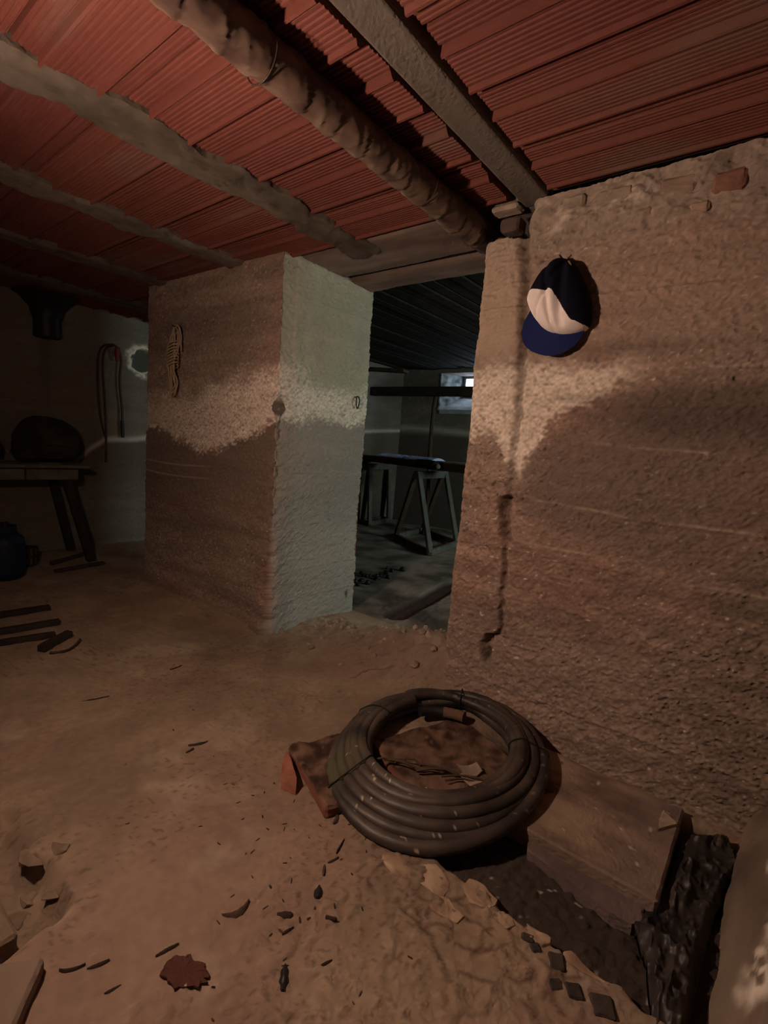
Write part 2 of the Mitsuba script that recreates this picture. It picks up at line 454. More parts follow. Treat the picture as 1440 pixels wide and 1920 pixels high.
    # pale seams of the shuttering boards
    for zc, xa, xb in ((0.833, -.68, .1), (0.575, -.45, .0), (0.70, -.68, -.42), (1.04, -.5, -.15), (0.66, -.3, .1), (1.27, -.2, .1)):
        zz = zc + 0.008 * np.sin(X * 7 + zc * 30) + .012 * (fb(q, 12, 3, 80) - .5)
        c = lerp(c, [0.46, 0.36, 0.28], np.exp(-((Z - zz) / 0.004) ** 2) * ss(xa - .03, xa + .03, X) * (1 - ss(xb - .05, xb + .05, X)) * 0.5 * ss(.32, .62, fb(q, 7, 3, 79)))
    for zc, w, s in ((0.62, 0.02, .5), (0.50, .025, .45), (0.40, .03, .4), (0.76, .015, .4), (1.18, 0.02, .4), (1.33, .015, .35)):
        zz = zc + 0.02 * n1
        c = lerp(c, DARK * 0.8, np.exp(-((Z - zz) / w) ** 2) * ss(-.75, -.5, X) * s * ss(.35, .6, fb(q, 5, 3, 72)))
    c = lerp(c, [0.37, 0.30, 0.245], head * 0.55)
    c = lerp(c, [0.60, 0.52, 0.43], head * ss(0.56, 0.72, fb(q, 15, 4, 73)) * 0.8)
    c = lerp(c, DARK, head * ss(0.56, 0.70, fb(q, 13, 4, 74)) * 0.5)
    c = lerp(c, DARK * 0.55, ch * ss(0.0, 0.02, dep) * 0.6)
    c = lerp(c, PALE, np.exp(-((X - cx - 0.028) / 0.008) ** 2) * ss(0.88, 0.95, Z) * (1 - ss(1.02, 1.1, Z)) * 0.7)
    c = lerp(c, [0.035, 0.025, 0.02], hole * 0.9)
    mesh, C = slab(P, lambda B: np.c_[B[:, 0], np.full(len(B), 2.14), B[:, 2]], c, flip=False)
    put('wall_right', mesh, 'm_concrete', True, C, 'rough brown board-marked concrete wall with a cap hanging on it', kind='structure')
    # bricks showing through the mortar at the wall head
    for (x, z, w, h, colr) in ((-.215, 1.735, .075, .05, (.27, .135, .10)), (-.335, 1.755, .09, .045, (.30, .21, .16)), (-.50, 1.765, .10, .045, (.33, .26, .2)),
                               (-.13, 1.735, .06, .055, (.26, .2, .17)), (-.42, 1.70, .06, .03, (.3, .2, .15)), (-.275, 1.685, .05, .028, (.34, .24, .18)), (-.62, 1.775, .07, .04, (.36, .29, .22)), (-.855, 1.812, .10, .020, (.33, .27, .21)), (-.83, 1.752, .07, .045, (.10, .07, .06))):
        m = rough(box((x - w / 2, D - 0.012, z - h / 2), (x + w / 2, D + 0.05, z + h / 2), 0.008), 0.005, 30, int(-x * 100), 3)
        put('wall_right__brick', m, 'm_concrete', True, vcol(m, np.array(colr) * .7, np.array(colr) * 1.15, 25))


right_wall()


# ------------------------------------------------------------------ the pier left of the doorway
def pier():
    h = 0.005
    path = []
    f = np.arange(PX0, PX1, h)
    path += [(x, PY0 + 0.03 * (x - PX0) / (PX1 - PX0), 0, -1) for x in f]
    path += [(PX1, y, 1, 0) for y in np.arange(PY0 + 0.03, PY1, h)]
    path += [(x, PY1, 0, 1) for x in np.arange(PX1, PX0, -0.03)]
    path += [(PX0, y, -1, 0) for y in np.arange(PY1, PY0, -0.02)]
    path = np.array(path)
    path = np.vstack([path, path[:1]])
    zs = np.arange(-0.1, H + 0.01, h)
    A = np.broadcast_to(path[:, None], (len(path), len(zs), 4))
    Z = np.broadcast_to(zs, A.shape[:2])
    q = np.stack([A[..., 0], A[..., 1], Z], -1)
    N = np.stack([A[..., 2], A[..., 3], Z * 0], -1)
    d = concrete_relief(q, 200)
    front, jamb = A[..., 3] < -0.5, A[..., 2] > 0.5
    X, Y = A[..., 0], A[..., 1]
    # the near corner: sharp and set back above, crumbling below
    dist = np.where(front, PX1 - X, np.where(jamb, Y - PY0 - 0.03, 9.0))
    cor = np.exp(-(dist / 0.035) ** 2)
    low = ss(1.36, 1.30, Z)
    d = d + cor * low * ((fb(q, 22, 4, 81) - 0.62) * 0.05)
    d = d + np.exp(-(dist / 0.10) ** 2) * ss(0.9, 0.1, Z) * 0.030
    d = d - np.exp(-((dist) / 0.03) ** 2 - ((Z - 1.125) / 0.045) ** 2) * 0.03
    d = np.where(jamb, d - 0.006 * (1 - ss(0.075, 0.09, dist)) * ss(1.34, 1.40, Z + 0.15 * dist) + 0.0, d)
    d = d + 0.035 * ss(0.12, 0.0, Z) * front
    P = q + N * d[..., None]
    c = concrete_tone(q, 200)
    n1 = fb(q, 9, 5, 82) - 0.5 + .5 * (nz(q, 95, 88) - .5)
    lo = np.where(front, np.interp(X, [-3.1, -2.9, -2.7, -2.5, -2.35, -2.15, -2.0, -1.87], [1.00, .98, .93, .88, .88, .96, 1.02, 1.06]), np.interp(Y, [1.5, 2.14], [1.07, 1.10]))
    hi = np.where(front, np.interp(X, [-3.1, -2.6, -2.2, -1.87], [1.17, 1.19, 1.27, 1.30]), np.interp(Y, [1.5, 1.75, 2.14], [1.34, 1.27, 1.25]))
    c = lerp(c, np.array([.46, .45, .34]), jamb * ss(lo - .05, lo + .05, Z) * .6)
    c = lerp(c, np.array([.40, .385, .345]), jamb * ss(lo + .05, lo - .05, Z) * .6)
    pale = ss(lo - 0.012, lo + 0.022, Z + 0.13 * n1) * (1 - ss(hi - 0.06, hi + 0.05, Z + 0.16 * n1))
    st = np.where(front, np.interp(X, [-3.1, -2.6, -2.2, -1.87], [0.6, 0.8, 1.0, 1.0]), 1.0)
    c = lerp(c, PALE, ss(lo - .05, lo, Z + .09 * n1) * (1 - ss(lo, lo + .05, Z)) * ss(.62, .72, nz(q, 45, 86)) * front * .8)
    c = lerp(c, PALE * (0.52 + 0.8 * nz(q, 125, 83))[..., None] * (1 - .45 * ss(.62, .8, nz(q, 82, 87)))[..., None], pale * st * (0.68 + 0.32 * nz(q, 26, 84)))
    damp = ss(lo + 0.0, lo - 0.03, Z + 0.09 * n1) * ss(0.35, 0.75, Z + 0.2 * n1)
    c = lerp(c, DARK * 0.85, damp * np.where(front, 0.75, 0.30))
    stain = np.exp(-((X + 2.45) / 0.22) ** 2 - ((Z - .50) / .06) ** 2) * front
    c = lerp(c, DARK * .7, stain * .5)
    c = lerp(c, DARK * .6, ss(0.10, 0.0, Z) * front * .5)
    up = .5 * ss(1.30, 1.42, Z) * (fb(q * [14, 14, 2.0], 1, 3, 85) - 0.4) * 1.5
    c = lerp(c, DARK * 1.1, np.clip(up, 0, 1) * 0.7)
    for zc in (0.80, 0.735):
        c = lerp(c, [0.45, 0.37, 0.30], front * np.exp(-((Z - zc - 0.01 * np.sin(X * 5)) / 0.004) ** 2) * (1 - ss(-2.6, -2.3, X)) * 0.5)
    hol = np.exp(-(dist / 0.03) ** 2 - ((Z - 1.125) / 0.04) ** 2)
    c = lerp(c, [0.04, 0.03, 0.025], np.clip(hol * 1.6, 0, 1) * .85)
    # rust holes in the jamb
    for (yy, zz, w, hh) in ((2.08, 0.12, .012, .022),):
        c = lerp(c, [0.08, 0.045, 0.03], jamb * np.exp(-((Y - yy) / w) ** 2 - ((Z - zz) / hh) ** 2))
    m = trimesh.Trimesh(P.reshape(-1, 3), gridfaces(*P.shape[:2]), process=False)
    put('wall_middle', m, 'm_concrete', True, c.reshape(-1, 3), 'freestanding concrete pier left of the doorway with a pale salt band', kind='structure')


pier()


# ------------------------------------------------------------------ other walls
def plain_wall(key, o, du, dv, out, n, m, seed, colour, label, thick=0.15, tint=None):
    o, du, dv, out = (np.array(v, float) for v in (o, du, dv, out))
    s, t = np.meshgrid(*(np.linspace(0, 1, v) if isinstance(v, int) else v for v in (n, m)), indexing='ij')
    q = o + s[..., None] * du + t[..., None] * dv
    d = concrete_relief(q, seed)
    c = concrete_tone(q, seed)
    if colour:
        c, d = colour(q, c, d)
    P = q + out * d[..., None]
    flip = np.cross(du, dv) @ out < 0
    mesh, C = slab(P, lambda B: B - out * (thick + (B - o) @ out)[:, None], c, flip=flip)
    put(key, mesh, 'm_concrete', True, C, label, kind='structure')


def left_colour(q, c, d):
    y, z = q[..., 1], q[..., 2]
    n1 = fb(q, 7, 4, 91) - 0.5
    line = np.interp(y, [-2, 1.48, 1.56, 1.66, 1.9, 2.2, 5.5], [.70, .70, .78, .855, .875, .92, 1.2])
    c = lerp(c, GREY * 0.55, 0.7)
    c = lerp(c, PALE * .8, np.exp(-((z - line - 0.02 - .02 * n1) / 0.022) ** 2) * ss(1.4, 1.6, y) * .85)
    c = lerp(c, DARK * 0.8, ss(line + .005, line - .02, z) * ss(.35, .7, z + .1 * n1) * .7)
    yy, zz = (y - 1.95) / 0.115, (z - 1.515) / 0.10
    r = np.hypot(yy, zz) + 0.7 * n1 + .8 * (fb(q, 24, 4, 93) - .5)
    c = lerp(c, PALE * 1.2, np.exp(-((r - 1.0) / .20) ** 2) * .95)
    ins = 1 - ss(.70, .9, r)
    c = lerp(c, [.07, .08, .065], ins * .85)
    d = d - ins * 0.035
    c = lerp(c, DARK * .5, np.exp(-((y - 1.27) / .035) ** 2) * (z < 1.6) * ss(.9, 1.5, z) * .6)
    return c, d


plain_wall('wall_left', (LEFT, -1.6, -.1), (0, BACK + 1.6, 0), (0, 0, HB + 0.15), (1, 0, 0), np.r_[np.arange(0, 2.9, .03), np.arange(2.9, 3.75, .006), np.arange(3.75, 7.0, .03), 7.0] / 7.0, 280, 300, left_colour, 'dark concrete wall behind the work table with a salt line and a white-rimmed hole')
plain_wall('wall_front', (-4.1, -1.6, -.1), (5.2, 0, 0), (0, 0, H + 0.1), (0, 1, 0), 130, 50, 400, None, 'concrete wall behind the viewer')
plain_wall('wall_side', (1.05, -1.6, -.1), (0, 3.3, 0), (0, 0, H + 0.1), (-1, 0, 0), 90, 50, 500, None, 'concrete side wall to the right of the viewer')
W1 = (-3.50, -2.78, 1.50, 1.95)     # window in the back wall x0 x1 z0 z1
W2 = (3.15, 4.55, 1.05, 1.80)       # window in the back room's right wall y0 y1 z0 z1


def back_colour(q, c, d):
    x, z = q[..., 0], q[..., 2]
    n1 = fb(q, 6, 4, 92) - 0.5
    c = lerp(c, GREY * 0.6, 0.6)
    c = lerp(c, PALE * .8, np.exp(-((z - 1.225 - .03 * n1 + 0.03 * np.sin(x * 2)) / 0.035) ** 2) * .8)
    c = lerp(c, DARK * .55, ss(1.2, 1.15, z + .04 * n1) * .7)
    return c, d


def walled(key, segs, label, colour, seed):
    """A wall with a window opening: four panels round it, one mesh."""
    V, F, C, k = [], [], [], 0
    for (o, du, dv, out, thick) in segs:
        o, du, dv, out = (np.array(v, float) for v in (o, du, dv, out))
        n, m = max(4, int(np.linalg.norm(du) / .03)), max(4, int(np.linalg.norm(dv) / .03))
        s, t = np.meshgrid(np.linspace(0, 1, n), np.linspace(0, 1, m), indexing='ij')
        q = o + s[..., None] * du + t[..., None] * dv
        d, c = concrete_relief(q, seed) * 0.6, concrete_tone(q, seed)
        c, d = colour(q, c, d)
        mesh, cc = slab(q + out * d[..., None], lambda B: B - out * (thick + (B - o) @ out)[:, None], c, flip=np.cross(du, dv) @ out < 0)
        V.append(np.array(mesh.vertices)); F.append(np.array(mesh.faces) + k); C.append(cc)
        k += len(mesh.vertices)
    put(key, trimesh.Trimesh(np.vstack(V), np.vstack(F), process=False), 'm_concrete', True, np.vstack(C), label, kind='structure')


xa, xb, za, zb = W1
walled('wall_back', [((LEFT, BACK, -.1), (xa - LEFT, 0, 0), (0, 0, HB + .1), (0, -1, 0), .35), ((xb, BACK, -.1), (1.3 - xb, 0, 0), (0, 0, HB + .1), (0, -1, 0), .35),
                     ((xa, BACK, -.1), (xb - xa, 0, 0), (0, 0, za + .1), (0, -1, 0), .35), ((xa, BACK, zb), (xb - xa, 0, 0), (0, 0, HB - zb), (0, -1, 0), .35)],
       'dark concrete wall at the far end of the back room with a small window', back_colour, 600)
ya, yb, za2, zb2 = W2
walled('wall_back_right', [((1.2, 2.1, -.1), (0, ya - 2.1, 0), (0, 0, HB + .1), (-1, 0, 0), .3), ((1.2, yb, -.1), (0, BACK - yb, 0), (0, 0, HB + .1), (-1, 0, 0), .3),
                           ((1.2, ya, -.1), (0, yb - ya, 0), (0, 0, za2 + .1), (-1, 0, 0), .3), ((1.2, ya, zb2), (0, yb - ya, 0), (0, 0, HB - zb2), (-1, 0, 0), .3)],
       'concrete wall of the back room holding the larger window', back_colour, 700)


def window(key, lo, hi, axis, rad, label):
    """Frame of four bars, a mullion and an outer pane bright with daylight."""
    lo, hi = np.array(lo, float), np.array(hi, float)
    k = key
    tag(k, label, kind='structure')
    a = 0 if axis == 1 else 1
    w = 0.03

    def bar(l, h):
        l2, h2 = np.array(l, float), np.array(h, float)
        put(k + '__frame', box(np.minimum(l2, h2), np.maximum(l2, h2), .003), 'm_frame')
    def P(s, y, z):
        v = [0, 0, 0]
        v[a], v[axis], v[2] = s, y, z
        return v
    y0, y1 = lo[axis], hi[axis]
    bar(P(lo[a], y0, lo[2]), P(hi[a], y1, lo[2] + w)); bar(P(lo[a], y0, hi[2] - w), P(hi[a], y1, hi[2]))
    bar(P(lo[a], y0, lo[2] + w), P(lo[a] + w, y1, hi[2] - w)); bar(P(hi[a] - w, y0, lo[2] + w), P(hi[a], y1, hi[2] - w))
    mid = (lo[a] + hi[a]) / 2
    bar(P(mid - w / 2, y0, lo[2] + w), P(mid + w / 2, y1, hi[2] - w))
    yc = (y0 + y1) / 2
    for (s0, s1) in ((lo[a] + w, mid - w / 2), (mid + w / 2, hi[a] - w)):
        q = np.array([P(s0, yc, lo[2] + w), P(s1, yc, lo[2] + w), P(s1, yc, hi[2] - w), P(s0, yc, hi[2] - w)])
        f = np.array([[0, 1, 2], [0, 2, 3]])
        n = np.cross(q[1] - q[0], q[2] - q[0])
        if n[axis] > 0:
            f = f[:, ::-1]
        put(k + '__pane', trimesh.Trimesh(q, f, process=False), 'm_black', emitter={'type': 'area', 'radiance': {'type': 'rgb', 'value': rad}})


sill = np.array([[xa, BACK - .01, za], [xb, BACK - .01, za], [xb, BACK + .34, za + .20], [xa, BACK + .34, za + .20], [xa, BACK - .01, za - .05], [xb, BACK - .01, za - .05], [xb, BACK + .34, za - .05], [xa, BACK + .34, za - .05]])
sm = rough(trimesh.convex.convex_hull(sill), .008, 9, 3, 5)
put('window_1__sill', sm, 'm_concrete', True, vcol(sm, [.30, .31, .30], [.55, .56, .55], 14))
rev = np.array([[xa, BACK - .01, za], [xa, BACK - .01, zb], [xa + .15, BACK + .34, za], [xa + .15, BACK + .34, zb], [xa - .02, BACK - .01, za], [xa - .02, BACK - .01, zb], [xa - .02, BACK + .34, za], [xa - .02, BACK + .34, zb]])
sm = rough(trimesh.convex.convex_hull(rev), .012, 8, 4, 5)
put('window_1__reveal', sm, 'm_concrete', True, vcol(sm, [.05, .06, .06], [.40, .42, .41], 16))
window('window_1', (xa + .15, BACK + .29, za + .20), (xb, BACK + .33, zb), 1, WIN_VIS, 'small bright window high in the back wall, seen through the doorway')
window('window_2', (1.42, ya, za2), (1.46, yb, zb2), 0, WIN_RAD, 'daylit window in the right wall of the back room')


# ------------------------------------------------------------------ ceiling of clay tiles on concrete joists
def tile_profile():
    """(y, z) of the underside over one tile 0..0.244 wide: ribbed centre band between two set-back lips."""
    L, pts = 0.2405, []

    def ribs(y0, y1, zb, n):
        w = (y1 - y0) / n
        for k in range(n):
            a = y0 + k * w
            pts.extend([(a, zb), (a + w * .18, zb - .0034), (a + w * .62, zb - .0034), (a + w * .82, zb)])
    ribs(0.0, 0.052, 0.009, 4)
    pts.extend([(0.052, 0.009), (0.055, -0.0105), (0.061, -0.0125), (0.066, -0.003)])
    ribs(0.068, 0.174, -0.002, 8)
    pts.extend([(0.175, -0.003), (0.179, -0.0135), (0.186, -0.0135), (0.189, 0.009)])
    ribs(0.190, L, 0.009, 4)
    pts.append((L, 0.009))
    return np.array(pts)


PROF = tile_profile()


def tile_mesh(length, chip=0, seed=0):
    n = len(PROF)
    ring = np.vstack([PROF, [[PROF[-1, 0], .055], [0, .055]]])
    m = len(ring)
    xs = [0, length]
    V = np.vstack([np.c_[np.full(m, x), ring] for x in xs])
    i = np.arange(m); j = (i + 1) % m
    F = np.vstack([np.stack([i, j, j + m], 1), np.stack([i, j + m, i + m], 1)])
    # end caps: strips up to the top edge
    tri = []
    for k in range(n - 1):
        tri.append([k, n + 1 if k < n // 2 else n, k + 1])
    tri.append([n // 2, n + 1, n])
    tri = np.array(tri)
    F = np.vstack([F, tri, tri[:, ::-1] + m])
    me = trimesh.Trimesh(V, F, process=False)
    trimesh.repair.fix_normals(me)
    return me


JOISTS = [(-3.63, .12, 1), (-2.93, .12, 1), (-2.245, .135, 1), (-1.555, .15, 1), (-.757, .098, 0), (-.02, .11, 0), (.70, .11, 0)]
Y_END = {0: 2.1, 1: 2.1, 2: PY0 + .0, 3: D, 4: D, 5: D, 6: D, 7: D}


def ceiling():
    tag('ceiling', 'low ceiling of ribbed red clay tiles between concrete joists', kind='structure')
    q = np.array([(x, y) for x in (-4.25, 1.2) for y in (-1.75, 2.2)])
    put('ceiling', box((-4.2, -1.7, H + .062), (1.15, 2.14, H + .16)), 'm_dark')
    edges = [LEFT] + [j[0] for j in JOISTS] + [1.05]
    bays = list(zip(edges[:-1], edges[1:]))
    meshes = {}
    for b, (xa, xb) in enumerate(bays):
        wa = JOISTS[b - 1][1] / 2 if b > 0 else 0.0
        wb = JOISTS[b][1] / 2 if b < len(JOISTS) else 0.0
        ga = .009
        x0, x1 = xa + wa + ga, xb - wb - ga
        if b in (1, 2, 3, 4):       # plastered joists: the tiles run into the mortar
            x0 = xa + (wa - .03 if b - 1 < 4 and JOISTS[b - 1][2] else wa + ga)
            x1 = xb - (wb - .03 if JOISTS[b][2] else wb + ga)
        if b == 0:
            x1 = xb - wb + .03
        L = x1 - x0
        for r in range(-9, 7):
            y = .895 + .2465 * r
            if y > Y_END[b] + 0.02 or y < -1.6:
                continue
            if b in (2,) and y > PY0 - .02:
                continue
            key = (round(L - .02, 3))
            if key not in meshes:
                meshes[key] = mikit.ply(tile_mesh(L - .012), None)
            if y + .244 > D and b >= 3 and y + .1 > D:
                continue
            k = 'ceiling__clay_tile'
            n = sum(1 for s in scene if s.startswith(k))
            k = k if n == 0 else f'{k}_{n:03d}'
            jx, jy, jz = rng.normal() * .004, rng.normal() * .0015, rng.normal() * .002
            scene[k] = {**meshes[key], 'bsdf': {'type': 'ref', 'id': f'm_tile{rng.integers(4)}'},
                        'to_world': T().translate([x0 + .006 + jx, y + jy, H + jz]).rotate([0, 0, 1], rng.normal() * .12).rotate([1, 0, 0], rng.normal() * .35)}
    # joists
    for i, (xc, w, mortar) in enumerate(JOISTS):
        y1 = PY0 + .05 if i == 2 else (2.1 if i < 2 else (1.66 if i > 3 else 1.72))
        ys = np.arange(-1.6, y1, .009 if 1 < i < 6 else .02)
        ts = np.linspace(-1, 1, 25)
        Yg, Tg = np.meshgrid(ys, ts, indexing='ij')
        q = np.stack([Tg * 0 + i * 3.3, Yg, Tg * 0], -1)
        if mortar:
            el = w / 2 + .085 * (fb(q, 9, 4, 700 + i) - .47) + .018 * ss(.55, .7, nz(q, 5, 720 + i))
            er = w / 2 + .075 * (fb(q + 31, 9, 4, 740 + i) - .47)
        else:
            el = er = np.full_like(Yg, w / 2) + .002 * (fb(q, 4, 3, 760 + i) - .5)
        X = xc + np.where(Tg < 0, Tg * el, Tg * er) + (0.012 * (fb(q, 1.2, 2, 780) - .5) if mortar else 0)
        p3 = np.stack([X, Yg, Tg * 0 + H], -1)
        bulge = (1 - np.abs(Tg) ** 8)
        if mortar:
            Z = H - .009 - bulge * (.007 + .030 * (fb(p3, 15, 4, 800 + i) - .35)) - .010 * (fb(p3, 40, 3, 810) - .5)
        else:
            Z = H + .0 - (1 - np.abs(Tg) ** 12) * .010 - .0025 * (fb(p3, 12, 3, 820 + i) - .5)
        P = np.stack([X, Yg, Z], -1)
        c = lerp([0.065, 0.0525, 0.0425], [0.13, 0.107, 0.0875], np.clip((fb(p3 * [1, .5, 1], 10, 4, 830 + i) - .5) * 2.4 + .5, 0, 1))
        c = lerp(c, [.05, .038, .03], ss(.60, .72, fb(p3, 20, 4, 850 + i)) * .6)
        c = lerp(c, [.19, .155, .125], ss(.62, .8, fb(p3, 16, 3, 840 + i)) * .35)
        if not mortar:
            c = lerp(c, [.122, .103, .09], .6)
        mesh, C = slab(P, lambda B: np.c_[B[:, :2], np.full(len(B), H + .06)], c, flip=True)
        put('ceiling__joist', mesh, 'm_concrete', True, C)


ceiling()


def strip(key, x0, x1, y0, y1, z, zt, seed, label, n=120, m=30, drop=None):
    xs, ys = np.linspace(x0, x1, n), np.linspace(y0, y1, m)
    X, Y = np.meshgrid(xs, ys, indexing='ij')
    q = np.stack([X, Y, X * 0 + z], -1)
    Z = z + (fb(q, 6, 4, seed) - .5) * .014 + (fb(q, 40, 3, seed + 1) - .5) * .004
    e = np.minimum(np.abs(Y - y0), np.abs(Y - y1))
    Z = Z + .008 * np.exp(-(e / .01) ** 2)
    c = lerp([.115, .085, .072], [.24, .185, .155], np.clip((fb(q * [1, 3, 1], 6, 4, seed + 2) - .5) * 2.4 + .5, 0, 1))
    c = lerp(c, [.18, .13, .115], .3)
    mesh, C = slab(np.stack([X, Y, Z], -1), lambda B: np.c_[B[:, :2], np.full(len(B), zt)], c, flip=True)
    put(key, mesh, 'm_concrete', True, C, label, kind='structure')


strip('trim_1', PX1 - .05, -.74, D - .004, 1.925, H - .004, H + .08, 900, 'flat concrete lintel strip above the doorway, flush with the clay ceiling')
strip('trim_2', PX1 - .03, -.78, 1.965, 2.135, H - .016, H + .20, 930, 'narrow pale timber-marked strip at the back edge of the doorway lintel')
strip('trim_3', PX0 - .95, PX0 + .04, 1.98, 2.13, H - .016, H + .2, 960, 'concrete strip over the dark opening left of the pier', 60, 16)
put('trim_4', box((PX0, PY0 + .1, H + .012), (-.78, 2.14, H + .24)), 'm_dark', label='dark groove of concrete above the lintel', kind='structure')

# the back room's ceiling of dark boards
put('ceiling_back', box((LEFT - .1, 2.14, HB + .03), (1.4, BACK + .1, HB + .12)), 'm_dark', label='dark boarded ceiling of the back room', kind='structure')
put('wall_back_head', box((LEFT - .1, 2.06, H + .16), (1.4, 2.14, HB + .1)), 'm_dark', label='concrete upstand above the lintel facing the back room', kind='structure')
bx = LEFT
k = 0
while bx < 1.1:
    w = .085 + .05 * rng.random()
    put('ceiling_back__board', box((bx + .006, 2.14, HB - .004 - .022 * rng.random()), (bx + w - .008, BACK, HB + .03), .003), 'm_boardback')
    bx += w


# ------------------------------------------------------------------ concrete footing bottom right
def footing():
    ys = np.arange(.15, D + .02, .007)
    us = np.linspace(0, 1, 120)
    U, Y = np.meshgrid(us, ys, indexing='ij')
    s = U * 0.9
    X = .018 + np.interp(s, [0, .10, .2, .32, .9], [0, .035, .085, .18, .72]) + .012 * (fb(np.stack([U * 0, Y, U * 0], -1), 5, 3, 970) - .5) * 2
    Z = np.interp(s, [0, .10, .2, .32, .9], [-.09, .05, .135, .19, .22])
    q = np.stack([X, Y, Z], -1)
    n = (fb(q, 7, 4, 971) - .5) * .03 + (fb(q, 40, 3, 972) - .5) * .008
    P = q + np.stack([-n * .8, n * 0, n], -1)
    c = lerp([0.104, 0.08, 0.064], [0.208, 0.16, 0.12], np.clip((fb(q, 5, 4, 973) - .5) * 2.4 + .5, 0, 1))
    for (yy, zz, r) in ((1.07, .13, .05), (1.16, .15, .04), (1.02, .10, .035), (1.33, .17, .04)):
        rr = np.hypot(Y - yy, Z - zz) + .06 * (fb(q, 22, 3, 974) - .5)
        c = lerp(c, [.74, .68, .58], np.exp(-(rr / r) ** 4) * ss(.38, .52, fb(q, 26, 4, 975)) * .95)
    mesh, C = slab(P, lambda B: np.c_[B[:, :2], np.full(len(B), -.2)], c, flip=False)
    put('wall_footing', mesh, 'm_concrete', True, C, 'battered concrete footing with whitish patches at the lower right', kind='structure')


footing()


# ------------------------------------------------------------------ wrapped pipe under the ceiling
def pipe():
    t = thing('ceiling_pipe', 'pipe wrapped in crumpled brown insulation running under the clay ceiling into the wall', 'pipe')
    ys = np.arange(-1.55, 1.83, .006)
    th = np.linspace(0, 2 * np.pi, 57)[:-1]
    Y, A = np.meshgrid(ys, th, indexing='ij')
    cyl = np.stack([np.cos(A) * .05, Y, np.sin(A) * .05], -1)
    r = .0435 + (fb(cyl * [1, 1.5, 1], 30, 4, 13) - .5) * .008 + (fb(cyl, 9, 2, 14) - .5) * .007
    crest = np.zeros_like(Y)
    r3 = np.random.default_rng(31)
    y = -1.55
    while y < 1.85:
        a0, ext, w, hgt, tilt = r3.uniform(2.4, 5.6), r3.uniform(.5, 1.5), r3.uniform(.006, .013), r3.uniform(.002, .0055), r3.normal() * .02
        da = np.abs((A - a0 + np.pi) % (2 * np.pi) - np.pi)
        dy = Y - y - tilt * (A - 4) - .03 * (fb(cyl, 10, 2, 15) - .5)
        g = np.where(dy > 0, np.exp(-(dy / (w * .45)) ** 2), np.exp(-(dy / (w * 1.9)) ** 2)) * np.exp(-(da / ext) ** 2)
        r = r + hgt * g
        crest = np.maximum(crest, g)
        y += r3.uniform(.018, .05)
    ph = (Y + .02 * np.sin(A + .6) + .05 * (fb(cyl, 5, 3, 11) - .5)) / .10
    fr = ph - np.floor(ph)
    r = r + .004 * fr ** 2 - .003 * np.exp(-(fr / .05) ** 2)
    r = r + .006 * np.exp(-(Y - 1.55) ** 2 / .02)
    P = np.stack([-.970 + r * np.cos(A), Y, 1.771 + .004 * np.sin(Y * 3) + r * np.sin(A)], -1)
    c = lerp([0.045, 0.0255, 0.0203], [0.12, 0.0788, 0.0585], np.clip((fb(cyl, 16, 4, 15) - .5) * 2.6 + .5, 0, 1))
    c = lerp(c, [.19, .145, .11], crest * ss(.42, .62, fb(cyl, 22, 3, 16)) * .8)
    dust = np.exp(-(((A - 3.5 + np.pi) % (2 * np.pi) - np.pi) / .75) ** 2)
    c = lerp(c, [.15, .115, .085], dust * ss(.40, .65, fb(cyl, 11, 4, 18)) * .6)
    c = lerp(c, [.06, .035, .03], np.exp(-(fr / .06) ** 2) * .7)
    yl = np.exp(-((Y - .50) / .02) ** 2 - ((A - 3.95) / .25) ** 2) + np.exp(-((Y - .545) / .012) ** 2 - ((A - 3.7) / .35) ** 2)
    c = lerp(c, [.36, .27, .07], np.clip(yl, 0, 1) * ss(.4, .6, nz(cyl, 60, 17)) * .85)
    n, m = P.shape[:2]
    i, j = np.meshgrid(np.arange(n - 1), np.arange(m), indexing='ij')
    a, b = i * m + j, i * m + (j + 1) % m
    qd = np.stack([a, b, b + m, a + m], -1).reshape(-1, 4)
    V = np.vstack([P.reshape(-1, 3), P[0].mean(0), P[-1].mean(0)])
    jj = np.arange(m)
    F = np.vstack([qd[:, [0, 1, 2]], qd[:, [0, 2, 3]], np.stack([(jj + 1) % m, jj, np.full(m, n * m)], 1), np.stack([(n - 1) * m + jj, (n - 1) * m + (jj + 1) % m, np.full(m, n * m + 1)], 1)])
    put(t + '__insulation', trimesh.Trimesh(V, F[:, ::-1], process=False), 'm_vcsheen', True, np.vstack([c.reshape(-1, 3), c[0, :1], c[-1, :1]]))
    for y in (.02, .70, 1.30):
        put(t + '__wire_tie', tube([(-.970 + .052 * math.cos(a), y, 1.771 + .052 * math.sin(a)) for a in np.linspace(0, 6.28, 33)[:-1]], .0018, 5, True), 'm_iron', True)
    put(t + '__pipe', tube([(-.970, 1.80, 1.771), (-.970, 1.95, 1.762)], .03, 20), 'm_iron', 40)


pipe()


